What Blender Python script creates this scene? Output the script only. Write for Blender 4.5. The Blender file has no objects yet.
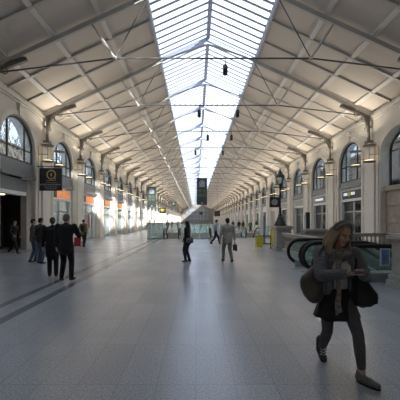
import bpy, bmesh, math, random
from math import radians as R, sin, cos, pi, sqrt, atan2
from mathutils import Vector, Matrix
random.seed(7)
SC = bpy.context.scene
COL = SC.collection

# ------------------------------------------------------------ camera, sky, sun, exposure
EYE = 1.62
cam_d = bpy.data.cameras.new('camera'); cam = bpy.data.objects.new('camera', cam_d); COL.objects.link(cam)
cam.location = (0, 0, EYE); cam.rotation_euler = (R(90), 0, 0)
cam_d.sensor_width = 36; cam_d.lens = 28.8; cam_d.shift_x = 0.01; cam_d.shift_y = 0.0525
cam_d.clip_end = 1000; cam_d.clip_start = .05
SC.camera = cam
w = bpy.data.worlds.new('sky'); SC.world = w; w.use_nodes = True
bg = w.node_tree.nodes['Background']; bg.inputs[0].default_value = (.80, .89, 1.0, 1); bg.inputs[1].default_value = 1.8
sun_d = bpy.data.lights.new('sun', 'SUN'); sun_d.energy = 14; sun_d.angle = R(1.0); sun_d.color = (1, .95, .87)
sun = bpy.data.objects.new('sun', sun_d); COL.objects.link(sun); sun.location = (60, -150, 60)
sun.rotation_euler = Vector((-1, 2.3, -.84)).to_track_quat('-Z', 'Y').to_euler()
SC.view_settings.view_transform = 'Standard'; SC.view_settings.look = 'None'
SC.view_settings.gamma = 1; SC.view_settings.use_curve_mapping = False
SC.view_settings.exposure = 0.5

# ------------------------------------------------------------ dimensions of the hall
CX = .75; HW = 10.25; XL = CX - HW; XR = CX + HW
EZ = 8.32; SX = 2.95; SZ = 11.72; RZ = 13.15
D0 = 20.0; BAY = 5.776; Y0 = -15.0; Y1 = 200.0
KN = -6; KF = 31                       # frame numbers, D0 + k*BAY
def fy(k): return D0 + k*BAY
def roofz(u): return EZ + (HW-abs(u))*(SZ-EZ)/(HW-SX)
ORD = ['nearest', 'second', 'third', 'fourth', 'fifth', 'sixth', 'seventh', 'eighth', 'ninth', 'tenth', 'eleventh', 'twelfth']

# ------------------------------------------------------------ materials
def mat(name, col, rough=.6, metal=0, emit=None, es=0, noise=None, bump=None, spec=None, sheen=0):
    m = bpy.data.materials.new(name); m.use_nodes = True
    nt = m.node_tree; b = nt.nodes['Principled BSDF']
    b.inputs['Base Color'].default_value = (*col, 1); b.inputs['Roughness'].default_value = rough
    b.inputs['Metallic'].default_value = metal
    if spec is not None: b.inputs['Specular IOR Level'].default_value = spec
    if sheen: b.inputs['Sheen Weight'].default_value = sheen
    if emit: b.inputs['Emission Color'].default_value = (*emit, 1); b.inputs['Emission Strength'].default_value = es
    if noise or bump:
        tc = nt.nodes.new('ShaderNodeTexCoord')
        n = nt.nodes.new('ShaderNodeTexNoise'); n.inputs['Scale'].default_value = (noise or bump)[0]; n.inputs['Detail'].default_value = 4
        nt.links.new(tc.outputs['Object'], n.inputs['Vector'])
        if noise:
            r = nt.nodes.new('ShaderNodeValToRGB'); a = noise[1]
            r.color_ramp.elements[0].position = .3; r.color_ramp.elements[1].position = .7
            r.color_ramp.elements[0].color = (*[c*(1-a) for c in col], 1); r.color_ramp.elements[1].color = (*[min(1, c*(1+a)) for c in col], 1)
            nt.links.new(n.outputs['Fac'], r.inputs[0]); nt.links.new(r.outputs[0], b.inputs['Base Color'])
        if bump:
            bp = nt.nodes.new('ShaderNodeBump'); bp.inputs['Strength'].default_value = bump[1]; bp.inputs['Distance'].default_value = .02
            nt.links.new(n.outputs['Fac'], bp.inputs['Height']); nt.links.new(bp.outputs[0], b.inputs['Normal'])
    return m
def glass(name, tint=(.9, .93, .95), refl=.12, rough=.05, milk=0.0):
    m = bpy.data.materials.new(name); m.use_nodes = True; nt = m.node_tree; nt.nodes.clear()
    o = nt.nodes.new('ShaderNodeOutputMaterial'); t = nt.nodes.new('ShaderNodeBsdfTransparent'); t.inputs[0].default_value = (*tint, 1)
    g = nt.nodes.new('ShaderNodeBsdfGlossy'); g.inputs['Roughness'].default_value = rough
    lw = nt.nodes.new('ShaderNodeLayerWeight'); lw.inputs[0].default_value = .5
    pw = nt.nodes.new('ShaderNodeMath'); pw.operation = 'POWER'; pw.inputs[1].default_value = 4; nt.links.new(lw.outputs['Facing'], pw.inputs[0])
    ma = nt.nodes.new('ShaderNodeMath'); ma.operation = 'MULTIPLY_ADD'; ma.inputs[1].default_value = refl*3; ma.inputs[2].default_value = .03; nt.links.new(pw.outputs[0], ma.inputs[0])
    mx = nt.nodes.new('ShaderNodeMixShader'); nt.links.new(ma.outputs[0], mx.inputs[0])
    nt.links.new(t.outputs[0], mx.inputs[1]); nt.links.new(g.outputs[0], mx.inputs[2])
    last = mx
    if milk:
        d = nt.nodes.new('ShaderNodeBsdfTranslucent'); d.inputs[0].default_value = (*tint, 1)
        m2 = nt.nodes.new('ShaderNodeMixShader'); m2.inputs[0].default_value = milk
        nt.links.new(mx.outputs[0], m2.inputs[1]); nt.links.new(d.outputs[0], m2.inputs[2]); last = m2
    nt.links.new(last.outputs[0], o.inputs[0])
    return m
def floor_mat():
    m = mat('granite_floor', (.3, .31, .33), .25); nt = m.node_tree; b = nt.nodes['Principled BSDF']; L = nt.links.new
    tc = nt.nodes.new('ShaderNodeTexCoord')
    br = nt.nodes.new('ShaderNodeTexBrick'); br.offset = 0; br.squash = 1
    mp = nt.nodes.new('ShaderNodeMapping'); mp.inputs['Location'].default_value = (0, -3.17+1.04*8, 0)
    L(tc.outputs['Object'], mp.inputs[0]); L(mp.outputs[0], br.inputs['Vector'])
    br.inputs['Scale'].default_value = 1; br.inputs['Mortar Size'].default_value = .005; br.inputs['Mortar Smooth'].default_value = .3
    br.inputs['Brick Width'].default_value = .39; br.inputs['Row Height'].default_value = 1.04
    br.inputs['Color1'].default_value = (.315, .328, .36, 1); br.inputs['Color2'].default_value = (.36, .373, .405, 1)
    br.inputs['Mortar'].default_value = (.26, .27, .295, 1)
    n = nt.nodes.new('ShaderNodeTexNoise'); n.inputs['Scale'].default_value = 45; n.inputs['Detail'].default_value = 5
    L(tc.outputs['Object'], n.inputs['Vector'])
    n2 = nt.nodes.new('ShaderNodeTexNoise'); n2.inputs['Scale'].default_value = .45; n2.inputs['Detail'].default_value = 3
    L(tc.outputs['Object'], n2.inputs['Vector'])
    def mr(src, a, c):
        q = nt.nodes.new('ShaderNodeMapRange'); q.inputs[1].default_value = .3; q.inputs[2].default_value = .7
        q.inputs[3].default_value = a; q.inputs[4].default_value = c; L(src, q.inputs[0]); return q.outputs[0]
    def math_(op, a, bb):
        q = nt.nodes.new('ShaderNodeMath'); q.operation = op
        for i, v in enumerate((a, bb)):
            if isinstance(v, (int, float)): q.inputs[i].default_value = v
            else: L(v, q.inputs[i])
        return q.outputs[0]
    k = math_('MULTIPLY', mr(n.outputs['Fac'], .72, 1.28), mr(n2.outputs['Fac'], .9, 1.1))
    sp = nt.nodes.new('ShaderNodeSeparateXYZ'); L(tc.outputs['Object'], sp.inputs[0]); X, Y = sp.outputs[0], sp.outputs[1]
    def band(v, c, h): return math_('LESS_THAN', math_('ABSOLUTE', math_('SUBTRACT', v, c), 0), h)
    b1 = math_('MULTIPLY', math_('MAXIMUM', band(X, -3.16, .10), band(X, -3.72, .09)), 1)
    bt = math_('MULTIPLY', math_('MAXIMUM', band(Y, 16.6, .11), band(Y, 26.6, .12)), math_('LESS_THAN', X, -3.8))
    inn = math_('MAXIMUM', b1, bt)
    k2 = math_('MULTIPLY', k, math_('SUBTRACT', 1, math_('MULTIPLY', inn, .6)))
    mul = nt.nodes.new('ShaderNodeVectorMath'); mul.operation = 'SCALE'; L(br.outputs['Color'], mul.inputs[0]); L(k2, mul.inputs['Scale'])
    L(mul.outputs[0], b.inputs['Base Color'])
    b.inputs['Specular IOR Level'].default_value = .6
    return m
def board_mat():
    m = mat('roof_boards', (.60, .555, .49), .8); nt = m.node_tree; b = nt.nodes['Principled BSDF']; L = nt.links.new
    tc = nt.nodes.new('ShaderNodeTexCoord'); wv = nt.nodes.new('ShaderNodeTexWave'); wv.bands_direction = 'Y'; wv.inputs['Scale'].default_value = 2.2
    wv.inputs['Distortion'].default_value = .3
    L(tc.outputs['Object'], wv.inputs['Vector'])
    n = nt.nodes.new('ShaderNodeTexNoise'); n.inputs['Scale'].default_value = .7; n.inputs['Detail'].default_value = 5; L(tc.outputs['Object'], n.inputs['Vector'])
    r = nt.nodes.new('ShaderNodeValToRGB'); r.color_ramp.elements[0].color = (.56, .50, .43, 1); r.color_ramp.elements[1].color = (.68, .63, .56, 1)
    mx = nt.nodes.new('ShaderNodeMath'); mx.operation = 'MULTIPLY_ADD'; mx.inputs[1].default_value = .35
    L(wv.outputs['Fac'], mx.inputs[0]); 
    m3 = nt.nodes.new('ShaderNodeMath'); m3.operation = 'MULTIPLY'; m3.inputs[1].default_value = .65; L(n.outputs['Fac'], m3.inputs[0])
    L(m3.outputs[0], mx.inputs[2]); L(mx.outputs[0], r.inputs[0]); L(r.outputs[0], b.inputs['Base Color'])
    return m
M = dict(
    floor=floor_mat(), boards=board_mat(),
    wall=mat('cream_stone', (.69, .635, .54), .75, noise=(1.1, .07)),
    pil=mat('pale_pilaster_stone', (.73, .68, .59), .7, noise=(1.5, .05)),
    stone=mat('grey_limestone', (.40, .375, .34), .75, noise=(6, .12)),
    rust=mat('tan_rusticated_stone', (.36, .31, .25), .8, noise=(3, .15)),
    cream=mat('cream_paint', (.66, .63, .57), .55),
    iron=mat('grey_iron_paint', (.17, .155, .135), .5, noise=(9, .1)),
    truss=mat('grey_beige_steel', (.52, .50, .46), .5),
    rod=mat('dark_tie_rod_paint', (.10, .095, .09), .5),
    purlin=mat('light_purlin_paint', (.70, .68, .64), .55),
    sky_bar=mat('blue_grey_glazing_bar', (.38, .42, .54), .5),
    sky_glass=glass('skylight_glass', (.93, .96, 1.0), refl=.03, milk=.05),
    win=glass('window_glass', (.72, .78, .82)),
    eglass=glass('green_tinted_glass', (.84, .93, .92), refl=.35, milk=.03),
    screenglass=glass('screen_glass', (.86, .94, .93), refl=.35, milk=.14),
    shopglass=glass('shop_glass', (.80, .84, .85)),
    black=mat('black_rubber', (.006, .006, .007), .55), dark=mat('dark_metal', (.035, .035, .038), .4, .3),
    frame=mat('dark_window_frame', (.03, .032, .035), .5), spandrel=mat('blue_grey_panel', (.20, .21, .22), .45, noise=(2, .08)),
    steel=mat('brushed_steel', (.42, .44, .45), .35, .8), white=mat('white_enamel', (.78, .79, .78), .5),
    orange=mat('lit_orange_menu', (.35, .12, .05), .5, emit=(1, .36, .12), es=.35, noise=(5, .5)),
    lit=mat('lit_lamp_face', (.9, .8, .6), .5, emit=(1, .78, .48), es=2.5),
    panel=mat('lit_white_ceiling_panel', (.9, .9, .9), .5, emit=(1, .98, .95), es=9),
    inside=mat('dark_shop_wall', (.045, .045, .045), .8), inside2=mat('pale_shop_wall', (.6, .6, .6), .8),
    brass=mat('gold_emblem', (.65, .45, .14), .5), red=mat('red_fabric', (.45, .02, .05), .5), yellow=mat('yellow_plastic', (.75, .62, .03), .5),
    blue=mat('blue_poster', (.16, .34, .66), .5), green=mat('green_light', (.12, .30, .16), .5),
    limegreen=mat('lime_logo', (.55, .65, .05), .5), letter=mat('white_lettering', (.85, .87, .9), .5, emit=(.9, .95, 1), es=.35),
    letterdim=mat('grey_lettering', (.40, .40, .40), .6),
    brick=mat('brown_facade', (.20, .15, .12), .85, noise=(.8, .25)), facade=mat('grey_facade', (.30, .28, .26), .85, noise=(.5, .15)),
    sunblock=mat('pale_sunblock_roof', (.62, .66, .70), .5, noise=(1.2, .15)),  # pale sky-like tone for the added roof that blocks the sun
    bark=mat('tree_bark', (.08, .07, .06), .9), asphalt=mat('asphalt', (.1, .1, .1), .9),
    bannermat=mat('dark_banner', (.025, .035, .035), .6), bannerim=mat('banner_picture', (.20, .26, .30), .6, noise=(4, .4)),
    bannergreen=mat('banner_green', (.07, .11, .06), .6, noise=(5, .5)),
    skin=mat('skin', (.50, .31, .23), .55, noise=(8, .06)), lips=mat('lips', (.36, .13, .11), .5), eyewhite=mat('eye', (.10, .08, .07), .3),
    doorgrey=mat('grey_beige_shutter', (.42, .40, .36), .6), doordark=mat('dark_door', (.03, .03, .033), .5),
)

# ------------------------------------------------------------ mesh helpers
class MB:
    def __init__(s): s.bm = bmesh.new()
    def quad(s, *p):
        s.bm.faces.new([s.bm.verts.new(v) for v in p])
    def box(s, c, size, rot=None, bevel=0):
        r = bmesh.ops.create_cube(s.bm, size=1)
        m = Matrix.Translation(c) @ (rot or Matrix.Identity(4)) @ Matrix.Diagonal((*size, 1))
        bmesh.ops.transform(s.bm, matrix=m, verts=r['verts'])
        if bevel:
            ed = list({e for v in r['verts'] for e in v.link_edges})
            bmesh.ops.bevel(s.bm, geom=ed, offset=bevel, segments=2, affect='EDGES', profile=.5)
    def b2(s, lo, hi, bevel=0):
        s.box([(a+b)/2 for a, b in zip(lo, hi)], [b-a for a, b in zip(lo, hi)], None, bevel)
    def beam(s, a, b, w, h, up=Vector((0, 0, 1))):
        a, b = Vector(a), Vector(b); z = (b-a).normalized(); x = z.cross(up)
        if x.length < 1e-4: x = Vector((1, 0, 0))
        x.normalize(); y = z.cross(x)
        rot = Matrix((x, y, z)).transposed().to_4x4()
        s.box((a+b)/2, (w, h, (b-a).length), rot)
    def tube(s, pts, r, n=8, caps=True, closed=False, ry=None):
        pts = [Vector(p) for p in pts]; rs = r if isinstance(r, (list, tuple)) else [r]*len(pts)
        rings = []; side = None
        for i, p in enumerate(pts):
            if closed: t = pts[(i+1) % len(pts)]-pts[i-1]
            else: t = pts[min(i+1, len(pts)-1)]-pts[max(i-1, 0)]
            t.normalize()
            if side is None:
                side = t.cross(Vector((0, 0, 1)))
                if side.length < .05: side = t.cross(Vector((0, 1, 0)))
            side = (side-t*side.dot(t)).normalized(); o = t.cross(side)
            k = 1 if ry is None else ry
            rings.append([s.bm.verts.new(p+side*cos(2*pi*j/n)*rs[i]+o*sin(2*pi*j/n)*rs[i]*k) for j in range(n)])
        m = len(rings)
        for i in range(m if closed else m-1):
            a, b = rings[i], rings[(i+1) % m]
            for j in range(n): s.bm.faces.new((a[j], a[(j+1) % n], b[(j+1) % n], b[j]))
        if caps and not closed: s.bm.faces.new(rings[0][::-1]); s.bm.faces.new(rings[-1])
    def lathe(s, prof, c=(0, 0, 0), n=16):
        rings = []
        for r, z in prof:
            rings.append([s.bm.verts.new((c[0]+cos(2*pi*j/n)*r, c[1]+sin(2*pi*j/n)*r, c[2]+z)) for j in range(n)])
        for a, b in zip(rings, rings[1:]):
            for j in range(n): s.bm.faces.new((a[j], a[(j+1) % n], b[(j+1) % n], b[j]))
        s.bm.faces.new(rings[0][::-1]); s.bm.faces.new(rings[-1])
    def prism(s, poly, axis, lo, hi):     # poly of 2d points; axis 0/1/2 = extrusion axis
        def P(a, b, t):
            return {0: (t, a, b), 1: (a, t, b), 2: (a, b, t)}[axis]
        A = [s.bm.verts.new(P(a, b, lo)) for a, b in poly]; B = [s.bm.verts.new(P(a, b, hi)) for a, b in poly]
        s.bm.faces.new(A[::-1]); s.bm.faces.new(B)
        for i in range(len(A)): j = (i+1) % len(A); s.bm.faces.new((A[i], A[j], B[j], B[i]))
    def cap(s, p1, p2, r1, r2, fx=1, fy=1, side=(1, 0, 0), n=14):
        """tapered round-ended limb; fx, fy flatten it along and across side"""
        p1, p2 = Vector(p1), Vector(p2); z = p2-p1
        z = z.normalized() if z.length > 1e-5 else Vector((0, 0, 1))
        x = Vector(side); x = x-z*x.dot(z)
        if x.length < .05: x = Vector((0, 1, 0)); x = x-z*x.dot(z)
        x.normalize(); y = z.cross(x); rings = []
        for (p, r, a0, a1) in ((p1, r1, -80, 0), (p2, r2, 0, 80)):
            for q in range(5):
                a = R(a0+(a1-a0)*q/4); cc = p+z*sin(a)*r*min(fx, fy)
                rings.append([s.bm.verts.new(cc+x*cos(2*pi*j/n)*r*fx*cos(a)+y*sin(2*pi*j/n)*r*fy*cos(a)) for j in range(n)])
        for a, b in zip(rings, rings[1:]):
            for j in range(n): s.bm.faces.new((a[j], a[(j+1) % n], b[(j+1) % n], b[j]))
        s.bm.faces.new(rings[0][::-1]); s.bm.faces.new(rings[-1])
    def ell(s, c, r, rot=None, n=16):
        q = bmesh.ops.create_uvsphere(s.bm, u_segments=n, v_segments=max(8, n//2+2), radius=1)
        bmesh.ops.transform(s.bm, matrix=Matrix.Translation(c) @ (rot or Matrix.Identity(4)) @ Matrix.Diagonal((*r, 1)), verts=q['verts'])
    def mesh(s, name, m, smooth=False):
        bmesh.ops.recalc_face_normals(s.bm, faces=s.bm.faces)
        me = bpy.data.meshes.new(name); s.bm.to_mesh(me); s.bm.free()
        if m: me.materials.append(m)
        if smooth:
            for p in me.polygons: p.use_smooth = True
        return me
    def build(s, name, m, parent=None, smooth=False, kind=None):
        o = bpy.data.objects.new(name, s.mesh(name, m, smooth)); COL.objects.link(o)
        if parent: o.parent = parent
        if kind: o['kind'] = kind
        return o
    def fuse(s, name, m, parent=None, voxel=.015, smooth=4, scale=1.0):
        """melt the pieces into one continuous skin"""
        bmesh.ops.scale(s.bm, vec=(scale,)*3, verts=s.bm.verts)
        me = s.mesh(name, m); o = bpy.data.objects.new(name, me); COL.objects.link(o)
        r = o.modifiers.new('r', 'REMESH'); r.mode = 'VOXEL'; r.voxel_size = voxel; r.use_smooth_shade = True
        if smooth:
            q = o.modifiers.new('s', 'SMOOTH'); q.iterations = smooth; q.factor = .5
        dg = bpy.context.evaluated_depsgraph_get(); dg.update()
        nm = bpy.data.meshes.new_from_object(o.evaluated_get(dg)); nm.name = name
        if not nm.materials: nm.materials.append(m)
        for p in nm.polygons: p.use_smooth = True
        o.modifiers.clear(); o.data = nm; bpy.data.meshes.remove(me)
        if parent: o.parent = parent
        return o
def tag(o, label=None, cat=None, group=None, kind=None):
    if label: o['label'] = label
    if cat: o['category'] = cat
    if group: o['group'] = group
    if kind: o['kind'] = kind
    return o
def thing(name, loc=(0, 0, 0), rz=0, label=None, cat=None, group=None):
    o = bpy.data.objects.new(name, None); COL.objects.link(o); o.location = loc; o.rotation_euler = (0, 0, rz)
    o.empty_display_size = .2
    return tag(o, label, cat, group)
KIDS = {}
def kids(o): return [c for c in COL.objects if c.parent == o]
def copy_tree(o, loc=None, rz=None, label=None, cat=None, group=None, _ch=None):
    ch = {}
    for c in COL.objects:
        if c.parent: ch.setdefault(c.parent.name, []).append(c)
    def cp(q, par):
        c = q.copy(); COL.objects.link(c)
        if par: c.parent = par
        for k in ch.get(q.name, []): cp(k, c)
        return c
    r = cp(o, None)
    if loc is not None: r.location = loc
    if rz is not None: r.rotation_euler = (0, 0, rz)
    return tag(r, label, cat, group)
TRIM = [0]; WIN = [0]
def trim_name(): TRIM[0] += 1; return 'trim_%d' % TRIM[0]
def win_name(): WIN[0] += 1; return 'window_%d' % WIN[0]

# ------------------------------------------------------------ floor with the stair wells
def grid_slab(mb, xs, ys, holes, z, th):
    for i in range(len(xs)-1):
        for j in range(len(ys)-1):
            cx, cy = (xs[i]+xs[i+1])/2, (ys[j]+ys[j+1])/2
            if any(h[0] < cx < h[1] and h[2] < cy < h[3] for h in holes): continue
            mb.quad((xs[i], ys[j], z), (xs[i+1], ys[j], z), (xs[i+1], ys[j+1], z), (xs[i], ys[j+1], z))
WELLS = [(4.95, 10.2, 8.35, 16.7), (-4.2, 1.9, 29.2, 41.5), (3.2, 7.6, 31.4, 43)]
xs = sorted({-14, 14.6, *[v for h in WELLS for v in h[:2]]}); ys = sorted({Y0, Y1, *[v for h in WELLS for v in h[2:]]})
mb = MB(); grid_slab(mb, xs, ys, WELLS, 0, 0)
bmesh.ops.remove_doubles(mb.bm, verts=mb.bm.verts, dist=1e-4)
fl = mb.build('floor', M['floor'], kind='structure')
if fl.data.polygons[0].normal.z < 0: fl.data.flip_normals()
for h in WELLS:
    mb = MB(); t = .15; z = -3.6
    mb.b2((h[0]-t, h[2]-t, z), (h[0], h[3]+t, -.005)); mb.b2((h[1], h[2]-t, z), (h[1]+t, h[3]+t, -.005))
    mb.b2((h[0], h[2]-t, z), (h[1], h[2], -.005)); mb.b2((h[0], h[3], z), (h[1], h[3]+t, -.005))
    mb.b2((h[0]-t, h[2]-t, z-.1), (h[1]+t, h[3]+t, z))
    mb.build(trim_name(), M['stone'], kind='structure')
mb = MB(); mb.b2((-90, Y0-20, -.4), (-14.4, 260, -.2)); mb.build('ground', M['asphalt'], kind='structure')
mb = MB(); mb.b2((14.9, Y0-20, -.4), (90, 260, -.2)); mb.build('ground', M['asphalt'], kind='structure')

# ------------------------------------------------------------ side walls with arched openings
AHW = 1.70; ASP = 5.58; ARISE = 1.66; WT = .75      # opening half width, springing, rise
def arch_pts(c, hw=AHW, sp=ASP, rise=ARISE, n=14):
    return [(c-hw, 0)] + [(c-hw*cos(pi*i/n), sp+rise*sin(pi*i/n)) for i in range(n+1)] + [(c+hw, 0)]
def side_wall(name, x, sgn):
    mb = MB(); inx, outx = x, x+sgn*WT
    for k in range(KN, KF):
        a, b = fy(k), fy(k+1); c = (a+b)/2
        big = (sgn > 0 and k == -1)
        P = arch_pts(c, 2.0, 5.75, 1.15) if big else arch_pts(c)
        lo, hi = P[0][0], P[-1][0]
        for X in (inx, outx):
            mb.quad((X, a, 0), (X, lo, 0), (X, lo, P[1][1]), (X, a, P[1][1]))
            mb.quad((X, hi, 0), (X, b, 0), (X, b, P[1][1]), (X, hi, P[1][1]))
            T = [(a, EZ+.1)] + [(a+(b-a)*i/13, EZ+.1) for i in range(1, 13)] + [(b, EZ+.1), (b, EZ+.1)]
            arc = P[1:-1]
            mb.quad((X, a, arc[0][1]), (X, *arc[0]), (X, *T[0]))
            for i in range(len(arc)-1):
                ta = (a+(b-a)*i/(len(arc)-1), EZ+.1); tb = (a+(b-a)*(i+1)/(len(arc)-1), EZ+.1)
                mb.quad((X, *arc[i]), (X, *arc[i+1]), (X, *tb), (X, *ta))
            mb.quad((X, *arc[-1]), (X, b, arc[-1][1]), (X, b, EZ+.1))
        for p, q in zip(P, P[1:]):
            mb.quad((inx, *p), (inx, *q), (outx, *q), (outx, *p))
    # the solid stretch at both ends and the top
    for X in (inx, outx):
        mb.quad((X, Y0, 0), (X, fy(KN), 0), (X, fy(KN), EZ+.1), (X, Y0, EZ+.1))
        mb.quad((X, fy(KF), 0), (X, Y1, 0), (X, Y1, EZ+.1), (X, fy(KF), EZ+.1))
    bmesh.ops.remove_doubles(mb.bm, verts=mb.bm.verts, dist=1e-4)
    return mb.build(name, M['wall'], kind='structure')
KN2 = KN
side_wall('wall_left', XL, -1); side_wall('wall_right', XR, 1)
for side, sgn, x in (('left', -1, XL), ('right', 1, XR)):
    mb = MB(); mb.b2((x+sgn*3.4-.1, Y0, 0), (x+sgn*3.4+.1, Y1, 4.1 if sgn > 0 else 4.6)); mb.build('wall_back_'+side, M['inside2'], kind='structure')
    zc = 4.0 if sgn > 0 else 4.5
    lo, hi = sorted((x+sgn*(WT+.0), x+sgn*3.4))
    mb = MB(); mb.b2((lo, Y0, zc), (hi, Y1, zc+.1)); mb.build('ceiling_shops_'+side, M['inside2'], kind='structure')
    # party walls between the shops
    for k in range(-1, 13):
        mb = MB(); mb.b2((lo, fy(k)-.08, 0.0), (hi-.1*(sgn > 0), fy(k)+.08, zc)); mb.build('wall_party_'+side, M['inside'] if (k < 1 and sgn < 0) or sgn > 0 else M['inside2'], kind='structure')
mb = MB()
prof = [(XL-1, 0), (XR+1, 0), (XR+1, 8.2), (CX+SX, SZ+.3), (CX, RZ+.2), (CX-SX, SZ+.3), (XL-1, 8.2)]
mb.prism(prof, 1, Y0-.3, Y0); mb.build('wall_near_light_block', M['wall'], kind='structure')  # end wall added behind the camera to keep sky light out
mb = MB(); mb.prism(prof, 1, Y1, Y1+.3); mb.build('wall_far', M['facade'], kind='structure')
# far wall window and doors
root = MB()
for i in range(7): root.b2((CX-6+i*2-.12, Y1-.25, 0), (CX-6+i*2+.12, Y1-.02, 9.5-abs(i-3)*.5))
for z in (3.2, 5.6, 8): root.b2((CX-6.1, Y1-.27, z-.12), (CX+6.1, Y1-.03, z+.12))
o = root.build(win_name(), M['sky_bar'], kind='structure')
pn = MB(); pn.b2((CX-5.9, Y1-.12, 0.05), (CX+5.9, Y1-.06, 8)); pn.build('window_pane', M['spandrel'], o)

# baseboards / plinth, cornice strings
for side, sgn, x in (('left', -1, XL), ('right', 1, XR)):
    mb = MB(); x2 = x-sgn*.14; lo, hi = min(x, x2), max(x, x2)
    mb.b2((lo, Y0, 8.02), (hi, Y1, 8.2)); mb.b2((min(x, x-sgn*.07), Y0, 7.9), (max(x, x-sgn*.07), Y1, 8.02)); mb.build(trim_name(), M['cream'], kind='structure')

# pilasters at each frame and archivolts round each arch
def pilaster_mesh(sgn):
    mb = MB(); 
    def bx(d, w, z0, z1): mb.b2((min(0, -sgn*d), -w/2, z0), (max(0, -sgn*d), w/2, z1))
    bx(.17, 1.02, .35, 6.15); bx(.25, 1.18, 0, .35); bx(.21, 1.1, .35, .43); bx(.25, 1.12, 6.15, 6.27); bx(.40, 1.0, 6.27, 6.40)
    bx(.07, 1.55, .0, 6.15)
    return mb.mesh('pilaster', M['pil'])
def archivolt_mesh(sgn, hw=AHW, sp=ASP, rise=ARISE):
    mb = MB(); n = 20; pr = []
    for (dr, dx) in ((0, .0), (0, .07), (.20, .09), (.26, .05), (.30, 0)):
        ring = [(-(hw+dr), 0.4)] + [(-(hw+dr)*cos(pi*i/n), sp+(rise+dr)*sin(pi*i/n)) for i in range(n+1)] + [((hw+dr), 0.4)]
        pr.append([mb.bm.verts.new((-sgn*dx, a, b)) for a, b in ring])
    for A, B in zip(pr, pr[1:]):
        for i in range(len(A)-1): mb.bm.faces.new((A[i], A[i+1], B[i+1], B[i]))
    # key stone
    mb.b2((min(0, -sgn*.16), -.13, sp+rise-.02), (max(0, -sgn*.16), .13, sp+rise+.52))
    mb.b2((min(0, -sgn*.22), -.18, sp+rise+.52), (max(0, -sgn*.22), .18, sp+rise+.62))
    return mb.mesh('archivolt', M['pil'])
def place(me, loc, name, parent=None, kind='structure'):
    o = bpy.data.objects.new(name, me); COL.objects.link(o); o.location = loc
    if parent: o.parent = parent
    if kind: o['kind'] = kind
    return o
for sgn, x in ((-1, XL), (1, XR)):
    pm = pilaster_mesh(sgn); am = archivolt_mesh(sgn)
    for k in range(-4, KF+1): place(pm, (x, fy(k), 0), trim_name())
    for k in range(-4, KF):
        if sgn > 0 and k == -1: continue
        place(am, (x, fy(k)+BAY/2, 0), trim_name())

# ------------------------------------------------------------ arched windows
def arch_window(sgn, zb, hw=AHW-.05, sp=ASP, rise=ARISE-.05, panel=True, bars=(-.5, .5), dx=.13):
    """returns meshes: frame, pane, spandrel"""
    t = .09; n = 24; f = MB(); X0 = sgn*(dx-.05); X1 = sgn*(dx+.05); lo, hi = min(X0, X1), max(X0, X1)
    out = [(-hw, zb)] + [(-hw*cos(pi*i/n), sp+rise*sin(pi*i/n)) for i in range(n+1)] + [(hw, zb)]
    inn = [(-hw+t, zb)] + [(-(hw-t)*cos(pi*i/n), sp+(rise-t)*sin(pi*i/n)) for i in range(n+1)] + [(hw-t, zb)]
    for i in range(len(out)-1):
        a, b, c, d = out[i], out[i+1], inn[i+1], inn[i]
        f.prism([a, b, c, d], 0, lo, hi)
    f.b2((lo, -hw, zb-.12), (hi, hw, zb))
    def topz(y): return sp+rise*sqrt(max(0, 1-(y/hw)**2))
    for q in bars: f.b2((lo+.01, q*hw-.035, zb), (hi-.01, q*hw+.035, topz(q*hw)-.03))
    f.b2((lo+.01, -hw, sp-.03), (hi-.01, hw, sp+.03))
    p = MB(); p.prism([(a*.98, b) for a, b in out], 0, sgn*dx-.008, sgn*dx+.008)
    return f.mesh('window_frame', M['frame']), p.mesh('window_pane', M['win'])
def spandrel(sgn, z0, z1, hw=AHW-.02, dx=.06):
    m = MB(); lo, hi = sorted((sgn*dx, sgn*(dx+.2)))
    m.b2((lo, -hw, z0), (hi, hw, z1)); lo2, hi2 = sorted((sgn*(dx-.18), sgn*dx))
    m.b2((lo2, -hw, z0-.1), (hi2, hw, z0+.06))
    return m.mesh('window_panel', M['spandrel'])
for sgn, x, zb, z0 in ((-1, XL, 4.95, 4.1), (1, XR, 4.55, 4.08)):
    fm, pm = arch_window(sgn, zb); sm = spandrel(sgn, z0, zb-.1)
    for k in range(-3, KF):
        if sgn > 0 and k == -1: continue
        c = (x, fy(k)+BAY/2, 0); o = place(fm, c, win_name()); place(pm, (0, 0, 0), 'window_pane', o, None); place(sm, (0, 0, 0), 'window_panel', o, None)
# big near arch on the right: window in a deep reveal above rusticated stone
c = (XR, fy(-1)+BAY/2, 0)
fm, pm = arch_window(1, 3.75, 1.98, 5.75, 1.13, bars=(-.33, .33), dx=.6)
o = place(fm, c, win_name()); place(pm, (0, 0, 0), 'window_pane', o, None)
mb = MB(); mb.b2((.35, -2, 0), (.75, 2, 3.4)); mb.b2((.2, -2, 3.4), (.75, 2, 3.66))
for z in (.5, 1.0, 1.5, 2.0, 2.5, 3.0):
    for q in range(4):
        yy = -2+q*1+(.5 if int(z*2) % 2 else 0)
        if yy+.97 <= 2: mb.b2((.31, yy, z-.48), (.36, yy+.97, z-.03))
o = mb.build('wall_infill', M['rust'], kind='structure'); o.location = c

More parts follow.
